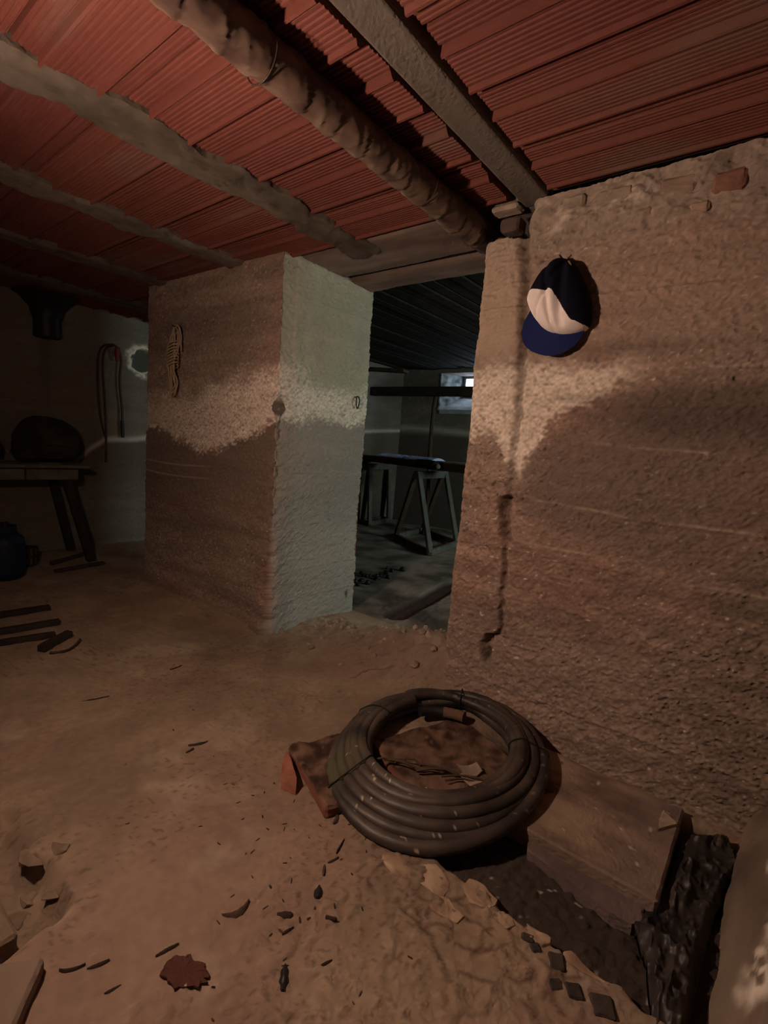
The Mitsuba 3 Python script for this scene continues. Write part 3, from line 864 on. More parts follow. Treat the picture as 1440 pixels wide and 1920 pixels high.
# ------------------------------------------------------------------ cap on the wall
def cap():
    t = thing('baseball_cap', 'navy baseball cap with white front and blue peak hanging on the wall', 'cap')
    s = .972
    W = lambda x, z: (x * s, .982 + (z - .982) * s)
    out = [W(*p) for p in ((-.646, 1.620), (-.607, 1.600), (-.572, 1.548), (-.545, 1.495), (-.532, 1.44), (-.538, 1.398), (-.562, 1.384), (-.605, 1.376), (-.645, 1.384), (-.690, 1.418), (-.722, 1.463), (-.736, 1.503), (-.727, 1.535), (-.70, 1.582), (-.672, 1.610))]
    o = spline(np.array([(x, 0, z) for x, z in out]), 300, True)[:, [0, 2]]
    ap = np.array(W(-.66, 1.455))
    nr = 110
    rho = np.linspace(0, 1, nr)
    P = np.zeros((nr, 300, 3))
    for i, r in enumerate(rho):
        xy = ap + (o - ap) * np.sin(r * np.pi / 2) ** .85 if i else np.repeat(ap[None], 300, 0)
        P[i, :, 0], P[i, :, 2] = xy[:, 0], xy[:, 1]
        P[i, :, 1] = D - .018 - .098 * max(math.cos(r * np.pi / 2), 0) ** .75
    X, Z = P[..., 0], P[..., 2]
    # soft folds running from the top
    fx = X - (-.625 - (Z - 1.6) * -.02)
    P[..., 1] += .022 * np.exp(-((X + .600 + (Z - 1.5) * .12) / .014) ** 2) * ss(1.36, 1.42, Z) * np.sin(np.clip(rho, 0, 1) * np.pi)[:, None]
    P[..., 1] += .008 * np.exp(-((X + .655 - (Z - 1.45) * .35) / .008) ** 2) * (1 - rho)[:, None] ** .3
    P[..., 1] += .010 * np.exp(-((X + .628 + (Z - 1.45) * .25) / .008) ** 2) * (1 - rho)[:, None] ** .3
    P[..., 1] += .004 * (fb(P, 26, 3, 21) - .5)
    V = P.reshape(-1, 3)
    i, j = np.meshgrid(np.arange(nr - 1), np.arange(300), indexing='ij')
    a, b = i * 300 + j, i * 300 + (j + 1) % 300
    q = np.stack([a, b, b + 300, a + 300], -1).reshape(-1, 4)
    panel = Polygon([W(*p) for p in ((-.75, 1.517), (-.71, 1.517), (-.668, 1.505), (-.646, 1.508), (-.636, 1.503), (-.60, 1.450), (-.572, 1.412), (-.535, 1.398), (-.54, 1.365), (-.62, 1.35), (-.72, 1.38), (-.77, 1.45))])
    cen = V[q].mean(1)
    ins = shapely.contains_xy(panel, cen[:, 0], cen[:, 2])

    def shell(faces, off):
        u, inv = np.unique(faces, return_inverse=True)
        return trimesh.Trimesh(V[u], inv.reshape(faces.shape)[:, [0, 1, 2]], process=False), V[u], inv.reshape(-1, 4)
    for nm, mask, mat in (('front_panel', ins, 'm_white'), ('crown', ~ins, 'm_navy')):
        _, vv, ff = shell(q[mask], 0)
        put(f'{t}__{nm}', (np.array(vv), np.vstack([ff[:, [0, 1, 2]], ff[:, [0, 2, 3]]])[:, ::-1]), mat, True)
    # peak
    inner = [W(*p) for p in ((-.733, 1.470), (-.716, 1.446), (-.690, 1.418), (-.645, 1.388), (-.605, 1.380), (-.565, 1.386), (-.548, 1.396))]
    outer = [W(*p) for p in ((-.742, 1.452), (-.749, 1.392), (-.727, 1.349), (-.680, 1.322), (-.638, 1.314), (-.585, 1.330), (-.548, 1.388))]
    I = spline(np.array([(x, 0, z) for x, z in inner]), 40)
    O = spline(np.array([(x, 0, z) for x, z in outer]), 40)
    tt = np.linspace(0, 1, 12)
    G = I[:, None] * (1 - tt)[None, :, None] + O[:, None] * tt[None, :, None]
    arc = np.sin(np.linspace(0, np.pi, 40))[:, None]
    G[..., 1] = D - .030 - .030 * arc * (1 - .25 * tt[None]) - .0
    mesh, _ = slab(G, lambda B: B + [0, .004, 0], G * 0, flip=True)
    put(t + '__peak', mesh, 'm_blue', 40)
    put(t + '__strap', tube(spline([(W(-.622, 1.606)[0], D - .035, 1.588), (W(-.606, 1.588)[0], D - .058, W(0, 1.588)[1]), (W(-.597, 1.570)[0], D - .055, W(0, 1.565)[1])], 14), .0035, 8), 'm_strap', True)
    k = thing('nail', 'iron nail in the wall holding up the cap', 'nail')
    put(k, tube([(-.628, D + .02, 1.600), (-.628, D - .05, 1.606)], .0025, 8), 'm_iron', 40)


cap()


# ------------------------------------------------------------------ rope hank on the pier
def rope():
    t = thing('rope_hank', 'hank of tan rope hanging on the front of the concrete pier', 'rope')
    y = PY0 - .022
    rr = .0040

    def wob(p, s):
        p = np.array(p, float)
        p[:, 0] += .003 * np.sin(np.arange(len(p)) * .7 + s)
        return p
    for i, (x, w, z0, z1) in enumerate(((-2.735, .036, 1.175, 1.56), (-2.730, .024, 1.19, 1.545), (-2.738, .012, 1.205, 1.525), (-2.722, .030, 1.20, 1.52))):
        lean = .05
        pts = [(x + w + lean * .4, y - .006 * (i % 3), z1 - .03), (x + lean * .45, y - .006 * (i % 3), z1), (x - w + lean * .35, y - .004 * (i % 3), z1 - .035),
               (x - w * .7, y - .012, (z0 + z1) / 2 + .04), (x - w * 1.0, y - .005 * (i % 3), z0 + .06), (x - w * .6, y - .006 * (i % 2), z0 + .012), (x, y - .004 * i, z0), (x + w * .7, y, z0 + .015), (x + w * .9, y - .004, z0 + .07), (x + w * .6, y - .014, (z0 + z1) / 2)]
        put(t + '__loop', tube(wob(spline(pts, 90, True), i), rr, 7, True), 'm_rope', True)
    # turns round the middle
    a = np.linspace(0, 2 * np.pi * 8, 260)
    zz = np.linspace(1.33, 1.46, 260)
    pts = np.stack([-2.728 + .044 * np.cos(a) + .02 * (zz - 1.4), y - .008 + .024 * np.sin(a), zz + .012 * np.cos(a)], -1)
    put(t + '__wrapping', tube(pts, rr, 7), 'm_rope', True)
    put(t + '__loose_end', tube(spline([(-2.715, y, 1.545), (-2.69, y, 1.553), (-2.672, y + .004, 1.52), (-2.665, y + .004, 1.45), (-2.662, y + .003, 1.415)], 40), rr * .9, 7), 'm_rope', True)
    k = thing('nail', 'iron nail in the pier behind the top of the rope hank', 'nail')
    put(k, tube([(-2.715, PY0 + .06, 1.545), (-2.715, PY0 - .045, 1.552)], .003, 8), 'm_iron', 40)
    k = thing('iron_staple', 'small dark iron staple in the doorway jamb of the pier', 'staple')
    put(k, tube(spline([(PX1 - .02, 2.038, 1.235), (PX1 + .018, 2.038, 1.23), (PX1 + .02, 2.037, 1.20), (PX1 + .02, 2.047, 1.178), (PX1 + .02, 2.058, 1.20), (PX1 + .018, 2.058, 1.235), (PX1 - .02, 2.058, 1.24)], 40), .0035, 8), 'm_iron', True)


rope()


# ------------------------------------------------------------------ clay blocks and coil of black pipe
def block_things():
    def clay(key, c, size, rot, z0, seed, label, dirt):
        lx, ly, lz = size
        m = box((-lx / 2, -ly / 2, 0), (lx / 2, ly / 2, lz), .006)
        for _ in range(5):
            m = m.subdivide()
        m = trimesh.Trimesh(m.vertices, m.faces)
        v = np.array(m.vertices)
        topness = ss(lz * .7, lz, v[:, 2])
        nrm = np.array(m.vertex_normals)
        m.vertices = v + nrm * ((fb(v, 16, 4, seed) - .5) * .012)[:, None] + np.c_[v[:, :2] * 0, topness * (fb(v, 26, 4, seed + 1) - .35) * .024 * dirt]
        v2 = np.array(m.vertices)
        red = lerp([0.138, 0.0523, 0.0341], [0.22, 0.099, 0.066], fb(v, 20, 3, seed + 2))
        earth = lerp([0.045, 0.024, 0.018], [0.162, 0.099, 0.069], np.clip((fb(v, 30, 4, seed + 3) - .5) * 3.0 + .5, 0, 1))
        earth = lerp(earth, [.05, .028, .02], ss(.62, .75, fb(v, 13, 4, seed + 5)) * .6)
        earth = lerp(earth, [0.216, 0.162, 0.12], ss(.64, .78, fb(v, 40, 3, seed + 4)) * .5)
        c_ = lerp(red, earth, np.clip(topness * 1.0, 0, 1) * dirt)
        m.apply_transform(trimesh.transformations.rotation_matrix(rot, [0, 0, 1]))
        m.apply_translation([c[0], c[1], z0])
        t = thing('clay_block', label, 'clay block')
        put(t, m, 'm_concrete', True, c_)
    clay('a', (-.911, 1.034), (.30, .22, .032), math.radians(-21), -.004, 1000, 'dirt-covered red clay block under the near half of the coil, corner sticking out left', 1.0)
    clay('b', (-.655, 1.285), (.44, .38, .032), math.radians(-21), -.004, 1100, 'dirt-covered red clay block filling the far half of the ring of the coil', 1.0)
    clay('c', (-.680, 1.012), (.14, .08, .028), math.radians(-21), -.006, 1200, 'dirt-covered clay block under the front right of the coil', 1.0)
    # broken red shards beside it
    sh = trimesh.convex.convex_hull(np.array([(-1.085, .960, -.005), (-.985, .870, -.005), (-.935, .885, -.005), (-1.07, .968, -.005), (-1.072, .965, .034), (-.985, .886, .028), (-.95, .90, .034), (-1.03, .945, .036)]))
    sh = rough(sh, .004, 40, 5, 4)
    t = thing('brick_shard', 'broken orange-red clay shard leaning against the block left of the coil', 'brick')
    put(t, sh, 'm_concrete', True, vcol(sh, [0.204, 0.072, 0.045], [0.312, 0.138, 0.09], 25, 6))
    # twigs in the joint between the blocks
    for i in range(11):
        x0 = -.82 + .026 * i + rng.normal() * .012
        y0 = 1.135 + .42 * (x0 + .82) + rng.normal() * .014
        an = math.radians(24 + rng.normal() * 14)
        L = .05 + .07 * rng.random()
        z = .042 + .008 * rng.random()
        p = [(x0 - .5 * L * math.cos(an), y0 - .5 * L * math.sin(an), z), (x0, y0 + .004 * rng.normal(), z + .007), (x0 + .5 * L * math.cos(an), y0 + .5 * L * math.sin(an), z)]
        k = thing('twig', 'dry brown twig lying across the clay block inside the pipe coil', 'twig', 'twigs inside the pipe coil')
        put(k, tube(spline(p, 9), .0026 + .0015 * rng.random(), 6), 'm_woodbrown', True)
    # curled flakes on the block
    for i, (x, y) in enumerate(((-.555, 1.20), (-.575, 1.235), (-.535, 1.165), (-.60, 1.095), (-.57, 1.10), (-.545, 1.12), (-.625, 1.07), (-.60, 1.27))):
        g = .022 + .012 * rng.random()
        s, u = np.meshgrid(np.linspace(-1, 1, 6), np.linspace(-1, 1, 5), indexing='ij')
        a = rng.uniform(0, 6.28)
        px, py = s * g, u * g * .7 * (1 - .3 * s)
        P = np.stack([x + px * math.cos(a) - py * math.sin(a), y + px * math.sin(a) + py * math.cos(a), .042 + .009 * s ** 2 + .004 * u + .003 * rng.random()], -1)
        m, _ = slab(P, lambda B: B - [0, 0, .003], P * 0)
        k = thing('plaster_flake', 'curled brown flake on the clay block inside the right part of the coil', 'flake', 'flakes inside the pipe coil')
        put(k, m, 'm_concrete', True, np.broadcast_to(np.array([.30, .23, .18]) * (.8 + .4 * rng.random()), (len(m.vertices), 3)))


block_things()


def coil():
    t = thing('pipe_coil', 'coil of black plastic pipe tied with wire lying on the floor', 'pipe coil')
    R = .0172
    cx, cy = -.722, 1.298
    #      radius x, radius y, dx, dy, z(back), z(front)
    turns = [(.220, .250, .0, -.008, .100, .060), (.238, .262, .002, -.006, .108, .068), (.230, .250, .0, -.002, .066, .042), (.256, .276, -.004, -.006, .104, .060),
             (.274, .296, .006, -.014, .090, .052), (.262, .276, .0, -.004, .060, .034), (.292, .318, -.002, -.018, .072, .040), (.302, .336, .006, -.024, .056, .026), (.298, .356, .014, -.034, .084, .018)]
    th = np.linspace(0, 2 * np.pi, 241)[:-1]
    k = len(turns)
    tt = np.linspace(0, k - .12, int(k * 380))
    cols = []
    arr = np.array(turns)
    f = tt % 1.0
    i0 = np.floor(tt).astype(int)
    i1 = np.minimum(i0 + 1, k - 1)
    blend = ss(.78, 1.0, f)[:, None]
    par = arr[i0] * (1 - blend) + arr[i1] * blend
    ang = 2 * np.pi * tt + math.radians(150)
    wobr = 1 + .012 * np.sin(2 * ang + i0 * 1.7) + .008 * np.sin(3 * ang + i0 * 2.9)
    x = cx + par[:, 2] + par[:, 0] * wobr * np.cos(ang)
    y = cy + par[:, 3] + par[:, 1] * wobr * np.sin(ang)
    back = (np.sin(ang) + 1) / 2
    z = par[:, 4] * back + par[:, 5] * (1 - back) + .004 * np.sin(3 * ang + i0)
    pts = np.stack([x, y, z], -1)
    m = tube(pts, R * (1 + .02 * np.sin(ang * 5)), 14)
    v = np.array(m.vertices)
    m.vertices = v + np.array(trimesh.Trimesh(v, m.faces, process=False).vertex_normals) * ((fb(v, 55, 2, 31) - .5) * .0025)[:, None]
    c = lerp([.018, .014, .013], [.055, .042, .036], np.clip((fb(v, 9, 4, 32) - .5) * 2.6 + .5, 0, 1))
    up = ss(.2, .9, np.array(m.vertex_normals)[:, 2])
    c = lerp(c, [.12, .09, .07], up * ss(.4, .65, fb(v, 7, 3, 33)) * .6)
    c = lerp(c, [.10, .095, .05], np.exp(-((v[:, 0] + .90) / .06) ** 2 - ((v[:, 1] - 1.0) / .09) ** 2) * .7)
    front = ss(1.12, 1.0, v[:, 1])
    c = lerp(c, [.50, .44, .36], ss(.86, .92, nz(v, 95, 34)) * (.25 + .6 * front))
    put(t + '__pipe', m, 'm_vcsheen', True, c)
    # inner end of the pipe with its clay-coloured sleeve
    e = [(-.880, 1.405, .066), (-.850, 1.442, .066), (-.806, 1.470, .067), (-.753, 1.484, .069), (-.698, 1.484, .071)]
    s = spline(e, 40)
    put(t + '__pipe_end', tube(s[:17], .0172, 14), 'm_black', 40)
    put(t + '__sleeve', tube(s[16:31], .0180, 14), 'm_sleeve', 40)
    # wire ties round the whole bundle: the hull of the strands cut by a plane through the coil's middle
    for deg, lo, hi in ((107, .19, .40), (186, .19, .40), (32, .19, .40), (249, .19, .42)):
        a = math.radians(deg)
        u = np.array([math.cos(a), math.sin(a)])
        d2 = pts[:, :2] - [cx, cy]
        rad, off = d2 @ u, d2 @ np.array([-u[1], u[0]])
        sel = (np.abs(off) < .012) & (rad > lo) & (rad < hi)
        hull = shapely.MultiPoint(np.c_[rad[sel], pts[sel, 2]]).convex_hull.buffer(R + .0035, 12)
        ring = np.array(hull.exterior.coords)[:-1]
        w = np.array([-u[1], u[0]])
        P = [(*(np.array([cx, cy]) + u * r_ + w * .006 * math.sin(24 * r_)), max(z_, -.004)) for r_, z_ in ring]
        put(t + '__wire_tie', tube(P, .0020, 6, True), 'm_tie', True)


coil()


# ------------------------------------------------------------------ boards, plastic sheet, stones of the sunk strip
def strip_things():
    m = rough(box((-.52, 1.190, -.03), (-.083, 1.585, .030), .006), .006, 9, 41, 6)
    v = np.array(m.vertices)
    c = lerp([0.125, 0.0858, 0.0726], [0.33, 0.238, 0.172], np.clip((fb(v * [2, 4, 1], 5, 4, 42) - .5) * 2.6 + .5, 0, 1))
    c = lerp(c, [.24, .175, .17], ss(-.25, -.12, v[:, 0]) * .5)
    c = lerp(c, [.7, .62, .55], ss(.92, .97, nz(v, 70, 43)) * .6)
    t = thing('weathered_slab', 'large brown weathered slab at the foot of the right wall beside the coil', 'slab')
    put(t, m, 'm_concrete', True, c)
    m = rough(trimesh.convex.convex_hull(np.array([(x, y, z) for x, y in ((-.385, 1.205), (-.37, 1.165), (-.165, 1.125), (-.118, 1.128), (-.104, 1.150), (-.108, 1.20)) for z in (-.04, -.004)])), .004, 12, 44, 5)
    v = np.array(m.vertices)
    t = thing('weathered_slab', 'narrow purplish strip of slab along the near edge of the large slab', 'slab')
    put(t, m, 'm_concrete', True, lerp([0.102, 0.075, 0.072], [0.192, 0.144, 0.132], fb(v, 12, 4, 45)))
    m = rough(trimesh.convex.convex_hull(np.array([(x, y, z) for x, y in ((-.128, 1.52), (-.088, 1.49), (-.125, 1.43), (-.13, 1.47)) for z in (.02, .038)])), .003, 30, 46, 3)
    t = thing('stone_chip', 'pale triangular chip on the far right corner of the large slab', 'stone')
    put(t, m, 'm_concrete', True, vcol(m, [.30, .24, .18], [.46, .37, .28], 40))
    # crumpled black plastic: lower sheet and upper fold
    t = thing('plastic_sheet', 'crumpled black plastic sheet stuffed between slab and footing', 'plastic sheet')
    xs, ys = np.linspace(-.098, .050, 75), np.linspace(.62, 1.555, 300)
    X, Y = np.meshgrid(xs, ys, indexing='ij')
    q = np.stack([X, Y, X * 0], -1)
    xr = np.interp(Y, [.62, 1.0, 1.3, 1.46, 1.555], [-.01, .006, .020, .060, .035])
    xl = np.interp(Y, [.62, .95, 1.06, 1.13, 1.22, 1.30, 1.50, 1.555], [-.03, -.045, -.075, -.115, -.105, -.076, -.070, -.05])
    s = (X - xs[0]) / (xs[-1] - xs[0])
    X2 = xl + (xr - xl) * s
    q = np.stack([X2, Y, X * 0], -1)
    rg = np.abs(fb(q * [1.6, .7, 1], 13, 3, 47) - .5) * 2
    rg2 = np.abs(fb(q, 26, 3, 48) - .5) * 2
    Z = -.012 + .022 * (1 - rg) ** 4 * ss(0, .2, s) * ss(1, .8, s) + .012 * (1 - rg2) ** 4 + .030 * np.exp(-((Y - 1.42) / .13) ** 2) * ss(0, .3, s)
    Z = Z - .02 * ss(.85, 1.0, s)
    P = np.stack([X2, Y, Z], -1)
    c = lerp([0.012, 0.0108, 0.0102], [0.039, 0.033, 0.03], np.clip((fb(q, 12, 4, 49) - .5) * 2.4 + .5, 0, 1))
    c = lerp(c, [0.125, 0.1, 0.0825], ss(.55, .75, fb(q * [1, .5, 1], 14, 3, 50)) * .45)
    mesh, C = slab(P, lambda B: B - [0, 0, .02], c)
    put(t + '__sheet', mesh, 'm_vcsheen', True, C)
    # small dark plates set in the concrete by the broken edge
    for i, (x, y, w, h, a) in enumerate(((-.212, .928, .030, .034, .5), (-.168, .895, .030, .030, .6), (-.120, .905, .040, .040, .5), (-.072, .875, .035, .045, .45), (-.20, .885, .026, .030, .7), (-.275, .935, .026, .016, .3), (-.255, .925, .02, .02, .8))):
        z = float(zfloor(x, y)[0])
        m = rough(box((-w / 2, -h / 2, -.01), (w / 2, h / 2, .006), .003), .002, 40, i, 3)
        m.apply_transform(trimesh.transformations.rotation_matrix(a, [0, 0, 1]))
        m.apply_translation([x, y, z])
        put('floor__dark_chip', m, 'm_concrete', True, vcol(m, [0.036, 0.03, 0.027], [0.078, 0.063, 0.054], 30))
    # broken stones of the floor's edge
    for i, (x, y, w, h) in enumerate(((-.50, .915, .13, .075), (-.40, .955, .10, .06), (-.335, .935, .06, .04), (-.585, .89, .10, .05), (-.27, .955, .07, .035), (-.16, .952, .09, .025), (-.44, .875, .09, .05))):
        n = 9
        an = np.sort(rng.uniform(0, 6.28, n))
        pts = [(x + w / 2 * math.cos(a) * rng.uniform(.8, 1.1), y + h / 2 * math.sin(a) * rng.uniform(.8, 1.1), z) for a in an for z in (-.03, .001 + .004 * rng.random())]
        m = rough(trimesh.convex.convex_hull(np.array(pts)), .007, 26, 60 + i, 4)
        put('floor__stone', m, 'm_concrete', True, vcol(m, [.24, .155, .105], [.44, .32, .225], 22, 70 + i))


strip_things()


# ------------------------------------------------------------------ litter on the floor
def chip(name, x, y, L, W, Hh, ang, mat, label, cat, group=None, curl=0.0, seed=0):
    z = float(zfloor(np.array(x), np.array(y), True)[0])
    n = 14
    s = np.linspace(-.5, .5, n)
    off = curl * (s ** 2 - .08) * L
    w = W * (1 - np.abs(2 * s) ** 3 * .6) * (.85 + .3 * _mn(np.stack([s * 9 + seed, s * 0 + seed, s * 0], -1)))
    u = np.linspace(-1, 1, 7)
    S, U = np.meshgrid(np.arange(n), u, indexing='ij')
    px = s[S] * L
    py = off[S] + U * w[S] / 2
    pz = Hh * (1 - U ** 2 * .8) * (.6 + .5 * _mn(np.stack([px * 90, py * 90, px * 0 + seed], -1)))
    P = np.stack([x + px * math.cos(ang) - py * math.sin(ang), y + px * math.sin(ang) + py * math.cos(ang), z + pz], -1)
    m, _ = slab(P, lambda B: np.c_[B[:, :2], np.full(len(B), z - .004)], P * 0)
    k = thing(name, label, cat, group)
    put(k, m, mat, 50)


def litter():
    chip('charred_chip', -.665, .713, .030, .018, .010, 2.25, 'm_black', 'small black rectangular chip on the floor, nearest to the coil', 'chip', seed=1)
    chip('wood_chip', -.679, .630, .032, .016, .007, .75, 'm_wooddark', 'short square-ended brown wood chip in front of the black chips', 'wood chip', seed=2)
    chip('wood_chip', -.648, .612, .026, .006, .005, 1.35, 'm_wooddark', 'thin dark splinter just in front of the square-ended wood chip', 'wood chip', seed=3)
    chip('charred_chip', -.583, .548, .046, .016, .010, 2.35, 'm_black', 'long forked black chip on the floor nearest to the viewer', 'chip', seed=4)
    chip('wood_chip', -.600, .687, .024, .007, .005, .45, 'm_wooddark', 'thin dark splinter right of the square-ended wood chip', 'wood chip', seed=5)
    chip('bark_curl', -.756, .568, .058, .016, .008, 1.35, 'm_woodbrown', 'curved brown curl of bark lying alone on the bare floor', 'bark', curl=.9, seed=6)
    chip('bark_curl', -.79, .897, .036, .012, .006, 2.1, 'm_woodbrown', 'small brown piece of bark close to the left of the coil', 'bark', curl=.3, seed=7)
    r4 = np.random.default_rng(12)
    an = np.linspace(0, 2 * np.pi, 41)[:-1]
    zl = float(zfloor(np.array(-.722), np.array(.432), True)[0])
    rings = []
    for k, f in enumerate((.02, .3, .6, .85, 1.0)):
        rad = f * (1 + .03 * np.sin(5 * an) + (.10 * r4.normal(size=40) if k > 2 else 0))
        px_, py_ = -.722 + .040 * rad * np.cos(an + 1.1), .432 + .026 * rad * np.sin(an + 1.1)
        rings.append(np.stack([px_ - .2 * (py_ - .432), py_ + .35 * (px_ + .722), zl + .004 + .004 * r4.random(40) * f], -1))
    m, _ = slab(np.array(rings + [])[:, list(range(40)) + [0]], lambda B: B - [0, 0, .004], np.zeros((5, 41, 3)), flip=True)
    k = thing('dry_leaf', 'flat reddish-brown crumbled dry leaf on the floor at the bottom', 'leaf')
    put(k, m, 'm_leaf', False)
    chip('stick', -1.821, .709, .085, .006, .005, 1.30, 'm_wooddark', 'short thin stick alone on the floor in front of the iron bars', 'stick', seed=9)
    chip('stick', -1.873, 1.042, .055, .009, .005, 1.6, 'm_wooddark', 'short dark stick on the floor before the pier', 'stick', seed=10)
    chip('stick', -1.333, .823, .060, .011, .006, 1.2, 'm_wooddark', 'dark split stick in the middle of the bare floor', 'stick', curl=.2, seed=11)
    chip('stick', -1.318, .786, .028, .010, .005, 1.7, 'm_wooddark', 'stub of dark wood beside the split stick', 'stick', seed=12)
    chip('stick', -.785, .432, .042, .007, .005, 1.35, 'm_wooddark', 'dark splinter just left of the dry leaf', 'stick', seed=13)
    chip('stick', -.85, .335, .036, .007, .005, 1.25, 'm_wooddark', 'dark splinter near the block in the bottom left corner', 'stick', seed=14)
    chip('stick', -.875, .30, .042, .006, .006, .95, 'm_wooddark', 'curved splinter behind the block in the bottom left corner', 'stick', curl=.4, seed=15)
    chip('stick', -.79, .335, .026, .006, .005, 1.3, 'm_wooddark', 'small splinter between the corner block and the dry leaf', 'stick', seed=16)
    chip('stick', -.72, .84, .045, .006, .005, 1.9, 'm_wooddark', 'thin splinter at the left foot of the coil', 'stick', seed=17)
    chip('stick', -.705, .80, .030, .007, .005, 1.3, 'm_wooddark', 'short splinter in front of the coil', 'stick', seed=18)
    chip('stick', -.70, .765, .030, .008, .005, 2.3, 'm_woodbrown', 'brown sliver between the coil and the black chip', 'stick', seed=19)
    chip('stick', -.545, .62, .022, .006, .004, 1.2, 'm_wooddark', 'tiny splinter right of the forked black chip', 'stick', seed=20)
    # crumbs: tiny, alike
    r2 = np.random.default_rng(5)
    for i in range(74):
        if i < 44:
            x, y = -.80 + .17 * r2.normal(), .80 + .12 * r2.normal()
        else:
            x, y = -1.0 + .45 * r2.normal(), .62 + .28 * r2.normal()
        if y > .93 or y < .25 or x < -1.7 or x > -.3 or (x < -.95 and y < .36):
            continue
        chip('wood_crumb', x, y, .005 + .009 * r2.random(), .0025 + .0025 * r2.random(), .0022, r2.uniform(0, 3.14), ('m_wooddark', 'm_woodbrown')[i % 2],
             'tiny dark wood crumb scattered on the floor', 'crumb', 'crumbs scattered on the floor', seed=30 + i)
    # pebbles on the heap in the doorway
    for i in range(60):
        x, y = r2.uniform(-1.8, -.95), 1.84 + .13 * r2.normal()
        if y > 2.1:
            continue
        g = .008 + .012 * r2.random() ** 2
        z = float(zfloor(np.array(x), np.array(y), True)[0])
        m = trimesh.creation.icosphere(1, g)
        m.vertices = m.vertices * r2.uniform(.6, 1.2, 3) + r2.normal(size=(len(m.vertices), 3)) * g * .12
        m.apply_translation([x, y, z + g * .15])
        k = thing('rubble_stone', 'small stone of the rubble heap across the doorway threshold', 'stone', 'rubble on the threshold')
        put(k, m, 'm_vc', False, np.broadcast_to(np.array([.34, .26, .2]) * r2.uniform(.5, 1.35), (len(m.vertices), 3)))


litter()


def left_litter():
    # three rusty bars
    for a, b, w, lab in (((-2.96, .35), (-2.90, .905), .035, 'farthest of the three dark bars lying on the floor at the left'), ((-2.72, .30), (-2.655, .870), .036, 'middle one of the three dark bars lying on the floor at the left'),
                         ((-2.60, .28), (-2.50, .80), .03, 'nearest of the three dark bars lying on the floor at the left')):
        t = thing('timber_bar', lab, 'bar')
        za, zb = float(zfloor(*map(np.array, a))[0]), float(zfloor(*map(np.array, b))[0])
        m = rough(beam((*a, za + .014), (*b, zb + .014), w, .026), .003, 25, 3, 4)
        put(t, m, 'm_wooddark', 40)
    t = thing('wedge', 'dark wooden wedge lying askew at the end of the nearest bar', 'wedge')
    put(t, rough(beam((-2.36, .70, .018), (-2.46, .845, .020), .035, .03), .003, 30, 4, 4), 'm_wooddark', 40)
    t = thing('stick', 'thin bent stick on the floor next to the dark wedge', 'stick')
    put(t, tube(spline([(-2.32, .72, .008), (-2.30, .76, .008), (-2.38, .86, .012)], 20), .005, 6), 'm_woodbrown', True)
    # pale block and board at the bottom left
    m = box((-.075, -.12, 0), (.075, .12, .05), .006)
    m = rough(m, .002, 20, 9, 5)
    m.apply_transform(trimesh.transformations.rotation_matrix(math.radians(-38), [0, 0, 1]))
    m.apply_translation([-.925, .128, -.018])
    t = thing('concrete_block', 'smooth pinkish-brown block in the bottom left corner', 'block')
    put(t, m, 'm_concrete', True, vcol(m, [0.165, 0.118, 0.0935], [0.22, 0.16, 0.127], 8))
    m = rough(box((-1.20, .02, -.075), (-1.035, .262, -.012), .006), .004, 14, 8, 5)
    t = thing('broken_board', 'edge of a brown board in the pit at the left edge of the photograph', 'board')
    put(t, m, 'm_concrete', True, vcol(m, [0.12, 0.084, 0.06], [0.216, 0.156, 0.114], 14))
    for i, (x, y, g) in enumerate(((-1.16, .325, .035), (-1.10, .345, .028), (-1.13, .285, .03), (-1.07, .315, .022), (-1.21, .335, .04), (-1.045, .285, .018), (-1.19, .38, .03))):
        pp = rng.normal(size=(14, 3))
        pp = pp / np.linalg.norm(pp, axis=1, keepdims=True) * rng.uniform(.75, 1.1, (14, 1)) * g * [1, .8, .30]
        m = rough(trimesh.convex.convex_hull(pp), .003, 40, i, 4)
        z = float(zfloor(np.array(x), np.array(y))[0])
        m.apply_translation([x, y, z])
        put('floor__lump', m, 'm_concrete', True, vcol(m, [0.128, 0.0863, 0.0638], [0.225, 0.165, 0.12], 25))


left_litter()


